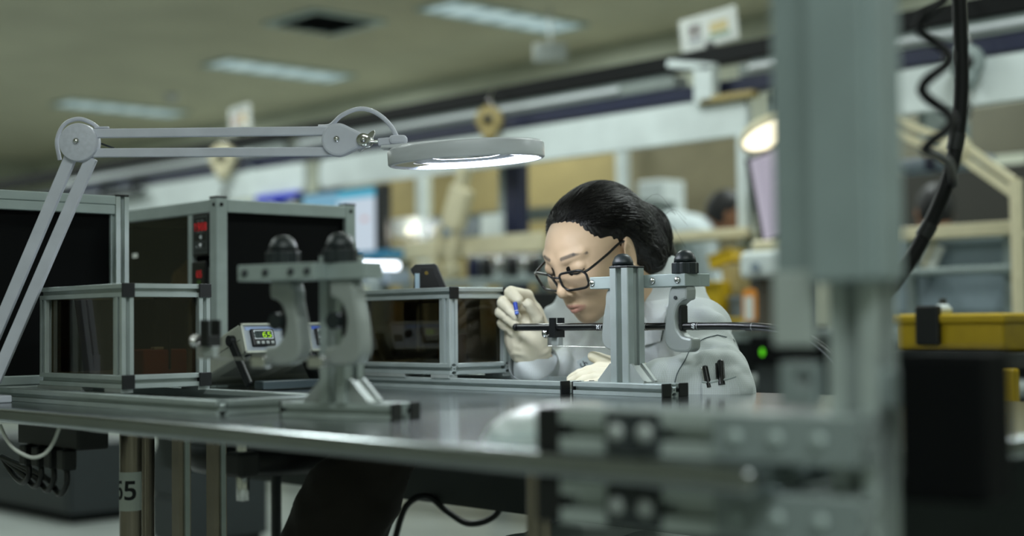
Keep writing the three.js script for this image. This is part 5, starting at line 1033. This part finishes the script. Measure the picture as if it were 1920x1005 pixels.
{
  // jars, bottles and boxes on the shelf left of the woman
  const jar = (label, px, py, r, h, mat, z = -4.3) => { const p = onPlane(px, py, 'z', z), t = thing('jar', label, 'jar', V(p.x, p.y, z), 0, 'jars on the second bench'); mesh('jar_body', lathe([[0, 0], [r, 0], [r, h * 0.72], [r * 0.75, h * 0.82], [r * 0.75, h * 0.86], [0, h * 0.86]], 20), mat, t); mesh('lid', lathe([[0, h * 0.86], [r * 0.8, h * 0.86], [r * 0.8, h], [0, h]], 20), M.chrome, t); return t; };
  const tray = spot(770, 522, 1030, 534, -4.2), tr = thing('jar_tray', 'grey tray of jars behind the gloved hand', 'tray', V(tray.x, tray.y0, -4.2)); mesh('tray_board', rbox(tray.w, tray.h, 0.105, 0.004, 0, tray.h / 2, -0.0525), M.greyPaint, tr); for (const s of [-1, 1]) mesh('tray_leg', box(0.04, tray.y0 - 0.84, 0.04, s * tray.w * 0.4, -(tray.y0 - 0.84) / 2, -0.05), M.greyPaint, tr);
  const jars = [[888, 'blue jar left end of the dark jar row', M.navy], [912, 'dark jar next to the blue jar', M.blackGloss], [936, 'steel jar with bright lid in the jar row', M.chrome], [962, 'dark jar between the steel jars', M.blackGloss], [984, 'steel jar left of the womans forehead', M.chrome], [1005, 'dark jar nearest the womans forehead', M.blackGloss]];
  for (const [px, l, m] of jars) jar(l, px, 521, 0.028, 0.1, m, -4.28);
  for (const [px, l] of [[790, 'cream cup left end of the tray'], [812, 'cream cup below the task lamp arm'], [846, 'cream cup nearest the blue jar']]) { const p = onPlane(px, 521, 'z', -4.26), t = thing('cup', l, 'cup', V(p.x, p.y, -4.26), 0, 'cups on the tray'); mesh('cup_body', lathe([[0, 0], [0.028, 0], [0.036, 0.07], [0.033, 0.07], [0.025, 0.006], [0, 0.006]], 24), M.cream, t); mesh('cup_handle', tube([V(0.03, 0.055, 0), V(0.052, 0.05, 0), V(0.05, 0.02, 0), V(0.03, 0.015, 0)], 0.005, 16, 6), M.cream, t); }
  const bx = [[735, 408, 782, 444, 'white carton on the cream shelf left', M.panelWhite], [786, 412, 826, 444, 'grey carton on the cream shelf', M.greyBin], [900, 402, 938, 444, 'pale carton right of the task lamp', M.panelWhite], [862, 410, 898, 444, 'grey blue carton behind the task lamp', M.greyBin]];
  for (const [a, b, c, d, l, m] of bx) { const [t, q] = bg('carton', l, 'carton', m, a, b, c, d, -4.5, 0.1); mesh('tape', box(0.03, 0.002, 0.1, 0, q.h + 0.001, -0.05), M.cream, t); }
  const bt0 = spot(735, 445, 1015, 480, -4.42).y1, p = onPlane(768, 434, 'z', -4.435), lamp = thing('glint_ball', 'small glowing ball standing in for a glint left of the task lamp', 'lamp', p.clone()); mesh('glint_core', ball(0.017, 0, 0, 0), new THREE.MeshStandardMaterial({ color: 0xffffff, emissive: 0xfff4d0, emissiveIntensity: 1.2, roughness: 0.4 }), lamp); mesh('glint_stem', rod(V(0, bt0 - p.y, 0), V(0, -0.012, 0), 0.010), M.greyPaint, lamp);  // self-lit ball added to stand in for a specular glint
  const pl = new THREE.PointLight(new THREE.Color(1, 0.95, 0.8), 0.1); pl.position.copy(p); scene.add(pl);  // weak point light added along with the glowing ball
  // dark equipment left of the womans chin
  const [eq, qq] = bg('equipment_case', 'black equipment case behind the gloved hand left of the womans chin', 'case', M.blackPlastic, 985, 545, 1052, 655, -3.82, 0.2); mesh('handle', tube([V(-0.04, qq.h, -0.1), V(-0.03, qq.h + 0.02, -0.1), V(0.03, qq.h + 0.02, -0.1), V(0.04, qq.h, -0.1)], 0.006, 16, 6), M.blackPlastic, eq);
  mesh('case_support', box(qq.w * 0.8, Math.max(0.01, qq.y0), 0.2, 0, -qq.y0 / 2, -0.125), M.darkGrey, eq);
  const [yt, yq] = bg('yellow_tube', 'yellow tube standing beside the black case left of the chin', 'tube', M.yellow, 1046, 590, 1062, 640, -3.78, 0.05); mesh('tube_foot', box(0.05, yq.y0, 0.04, 0, -yq.y0 / 2, -0.025), M.darkGrey, yt);
}
{
  // cluster right of the woman
  let t, q;
  [t, q] = bg('yellow_tray', 'small yellow tray under the cream beam right of the knob', 'tray', M.yellow, 1330, 474, 1376, 498, -4.25, 0.12); t.rotation.z = 0.25; mesh('tray_lip', rbox(q.w, 0.01, 0.01, 0.003, 0, q.h, 0), M.yellow, t);
  [t, q] = bg('beige_carton', 'beige carton below the yellow tray', 'carton', M.beige, 1353, 498, 1383, 555, -4.16, 0.14); mesh('tape', box(0.03, 0.002, 0.14, 0, q.h + 0.001, -0.07), M.cream, t);
  [t, q] = bg('yellow_bin', 'yellow parts bin right of the womans shoulder', 'bin', M.yellow, 1296, 528, 1350, 606, -4.1, 0.16); mesh('bin_lip', rbox(q.w, 0.014, 0.012, 0.003, 0, q.h - 0.007, 0.006), M.yellow, t);
  [t, q] = bg('grey_bin', 'blue grey parts bin between yellow bin and orange tag', 'bin', M.greyBin, 1352, 556, 1396, 606, -4.15, 0.16); mesh('bin_lip', rbox(q.w, 0.012, 0.012, 0.003, 0, q.h - 0.006, 0.006), M.greyBin, t);
  [t, q] = bg('white_instrument', 'white instrument head above the orange tag', 'instrument', M.panelWhite, 1384, 470, 1470, 522, -4.02, 0.17, 0.02); mesh('instrument_cap', rbox(q.w * 0.6, 0.04, 0.12, 0.015, -0.01, q.h + 0.018, -0.09), M.cream, t); mesh('instrument_base', box(q.w * 0.8, q.y0 - 0.84, 0.12, 0, -(q.y0 - 0.84) / 2, -0.1), std(0x4c473c, 0.6), t); mesh('dial', rod(V(-0.02, q.h * 0.4, 0), V(-0.02, q.h * 0.4, 0.01), 0.018), M.greyBin, t);
  const o = spot(1393, 541, 1419, 606, -3.98), tg = thing('orange_tag', 'orange framed tag hanging below the white instrument', 'tag', V(o.x, o.y0, -3.98)); mesh('tag_frame', extrude(roundRect(o.w, o.h, o.w * 0.35), 0.008, 0.001).translate(0, o.h / 2, 0), std(0xd98a33, 0.5), tg); mesh('tag_card', box(o.w * 0.62, o.h * 0.68, 0.002, 0, o.h * 0.43, 0.0052), M.paper, tg); mesh('tag_cord', rod(V(0, o.h, 0), V(0, o.h + 0.05, -0.08), 0.003), M.darkGrey, tg);
  [t, q] = bg('yellow_strip', 'yellow strip lying on the bench behind the scope tube', 'strip', M.yellow, 1360, 596, 1470, 606, -4.08, 0.08, 0.003); mesh('strip_edge', box(q.w, 0.004, 0.01, 0, q.h, -0.01), M.yellow, t);
  [t, q] = bg('black_box_with_led', 'black box with green light under the second bench', 'box', M.blackMatte, 1405, 632, 1530, 684, -3.85, 0.2); mesh('green_led', ball(0.008, 0, 0, 0).scale(1, 1.6, 0.5).translate(-q.w / 2 + onPlane(1430, 660, 'z', -3.85).x - (q.x - q.w / 2), q.h * 0.45, 0.002), new THREE.MeshStandardMaterial({ color: 0x113300, emissive: 0x6dff1e, emissiveIntensity: 0.6 }), t); mesh('box_stand', box(q.w * 0.9, q.y0, 0.16, 0, -q.y0 / 2, -0.1), M.darkGrey, t);
  // right edge of the picture
  [t, q] = bg('display_board', 'pale blue display board behind the black hose', 'board', std(0x93a3ad, 0.6, 0, { map: rep(blotch, 2) }), 1660, 447, 1900, 585, -4.4, 0.03); mesh('panel_base', box(q.w, Math.max(0.004, q.y0 - 0.84), 0.03, 0, -(q.y0 - 0.84) / 2, -0.015), M.greyPaint, t);
  [t, q] = bg('pipe_rail', 'grey pipe rail across the pale blue panel', 'pipe', M.greyPaint, 1664, 500, 1900, 515, -4.25, 0.04, 0.012); mesh('pipe_bracket', box(0.04, 0.03, 0.12, q.w * 0.35, q.h / 2, -0.09), M.greyPaint, t); mesh('pipe_bracket', box(0.04, 0.03, 0.12, -q.w * 0.35, q.h / 2, -0.09), M.greyPaint, t);
  [t, q] = bg('upper_duct', 'pale grey duct below the cream lamp arm at right', 'duct', M.greyBin, 1660, 292, 1830, 318, -4.7, 0.15, 0.02); mesh('duct_band', rbox(0.05, q.h * 1.06, 0.155, 0.01, 0, q.h / 2, -0.075), M.navy, t); mesh('duct_hanger', box(0.03, 1.775 - q.y1, 0.3, 0.1, q.h + (1.775 - q.y1) / 2, 0.06), M.greyPaint, t);
  [t, q] = bg('document_card', 'white card with cream stripe leaning on the pale blue panel', 'card', M.paper, 1712, 450, 1752, 498, -4.36, 0.01, 0.002); t.rotation.z = -0.5; mesh('card_stripe', box(q.w * 0.18, q.h * 1.2, 0.002, 0, q.h / 2, 0.002), M.cream, t);
  // yellow crate with parts
  const y = spot(1678, 588, 1880, 660, -2.95), c = thing('yellow_crate', 'yellow crate behind the black control box at right', 'crate', V(y.x, y.y0, -2.95));
  mesh('crate_body', rbox(y.w, y.h, 0.22, 0.01, 0, y.h / 2, -0.11), M.yellow, c); mesh('crate_lip', rbox(y.w + 0.02, 0.02, 0.24, 0.006, 0, y.h - 0.012, -0.11), M.yellow, c); mesh('dark_insert', rbox(0.06, 0.09, 0.02, 0.006, -y.w * 0.16, y.h * 0.7, 0.006), M.blackPlastic, c);
  const ct = thing('parts_trolley', 'dark trolley carrying the yellow crate', 'trolley', V(y.x, 0, -2.95)); mesh('deck', boxTo(-y.w / 2 - 0.04, y.w / 2 + 0.1, y.y0 - 0.032, y.y0 - 0.002, -0.3, 0.04), M.darkGrey, ct); for (const [a, b] of [[-1, 0], [1, 0], [-1, 1], [1, 1]]) mesh('trolley_leg', boxTo(a * y.w / 2 - 0.015, a * y.w / 2 + 0.015, 0, y.y0 - 0.032, -0.27 + b * 0.25, -0.24 + b * 0.25), M.darkGrey, ct);
  const y2 = spot(1806, 690, 1900, 832, -2.9), c2 = thing('yellow_locker', 'yellow locker at the lower right edge beside the black box', 'locker', V(y2.x + 0.02, y2.y0, -2.88)); mesh('drawer_front', rbox(y2.w, y2.h, 0.03, 0.006, 0, y2.h / 2, 0), M.yellow, c2); mesh('drawer_handle', rbox(y2.w * 0.4, 0.012, 0.012, 0.004, 0, y2.h * 0.8, 0.02), M.darkGrey, c2);
  mesh('drawer_base', rbox(y2.w, y2.y0 - 0.002, 0.03, 0.004, 0, -y2.y0 / 2 , 0), M.darkGrey, c2);
  const bt = onPlane(1768, 588, 'z', -3.02), wb = thing('white_bottle', 'small white capped bottle on the yellow crate', 'bottle', V(bt.x, y.y1, -3.02)); mesh('bottle_body', lathe([[0, 0], [0.02, 0], [0.02, 0.012], [0.012, 0.022], [0, 0.022]], 20), M.panelWhite, wb); mesh('bottle_cap', lathe([[0, 0.022], [0.009, 0.022], [0.008, 0.036], [0, 0.036]], 16), M.darkGrey, wb);
}

{
  // dark pedestals under the second line, seen below the near bench
  const l = ['dark pedestal cabinet under the second line at the far left', 'dark pedestal cabinet behind the table legs'];
  [[-60, 822, 132, -3.0], [286, 840, 338, -2.9]].forEach(([a, b, c, z], i) => { const q = spot(a, b, c, 1000, z), t = thing('pedestal_cabinet', l[i], 'cabinet', V(q.x, 0, z), 0, 'pedestals'); mesh('body', boxTo(-q.w / 2, q.w / 2, 0.04, q.y1, -0.4, 0, 0.005), M.darkGrey, t); mesh('drawer_front', boxTo(-q.w / 2 + 0.01, q.w / 2 - 0.01, q.y1 * 0.55, q.y1 - 0.02, 0, 0.012, 0.003), M.darkGrey, t); mesh('drawer_front', boxTo(-q.w / 2 + 0.01, q.w / 2 - 0.01, 0.06, q.y1 * 0.53, 0, 0.012, 0.003), M.darkGrey, t); mesh('plinth', boxTo(-q.w / 2 + 0.02, q.w / 2 - 0.02, 0, 0.04, -0.38, -0.02), M.blackMatte, t); });
}

scene.traverse((o) => { if (o.isMesh) { o.castShadow = true; o.receiveShadow = true; } });
renderer.render(scene, camera);
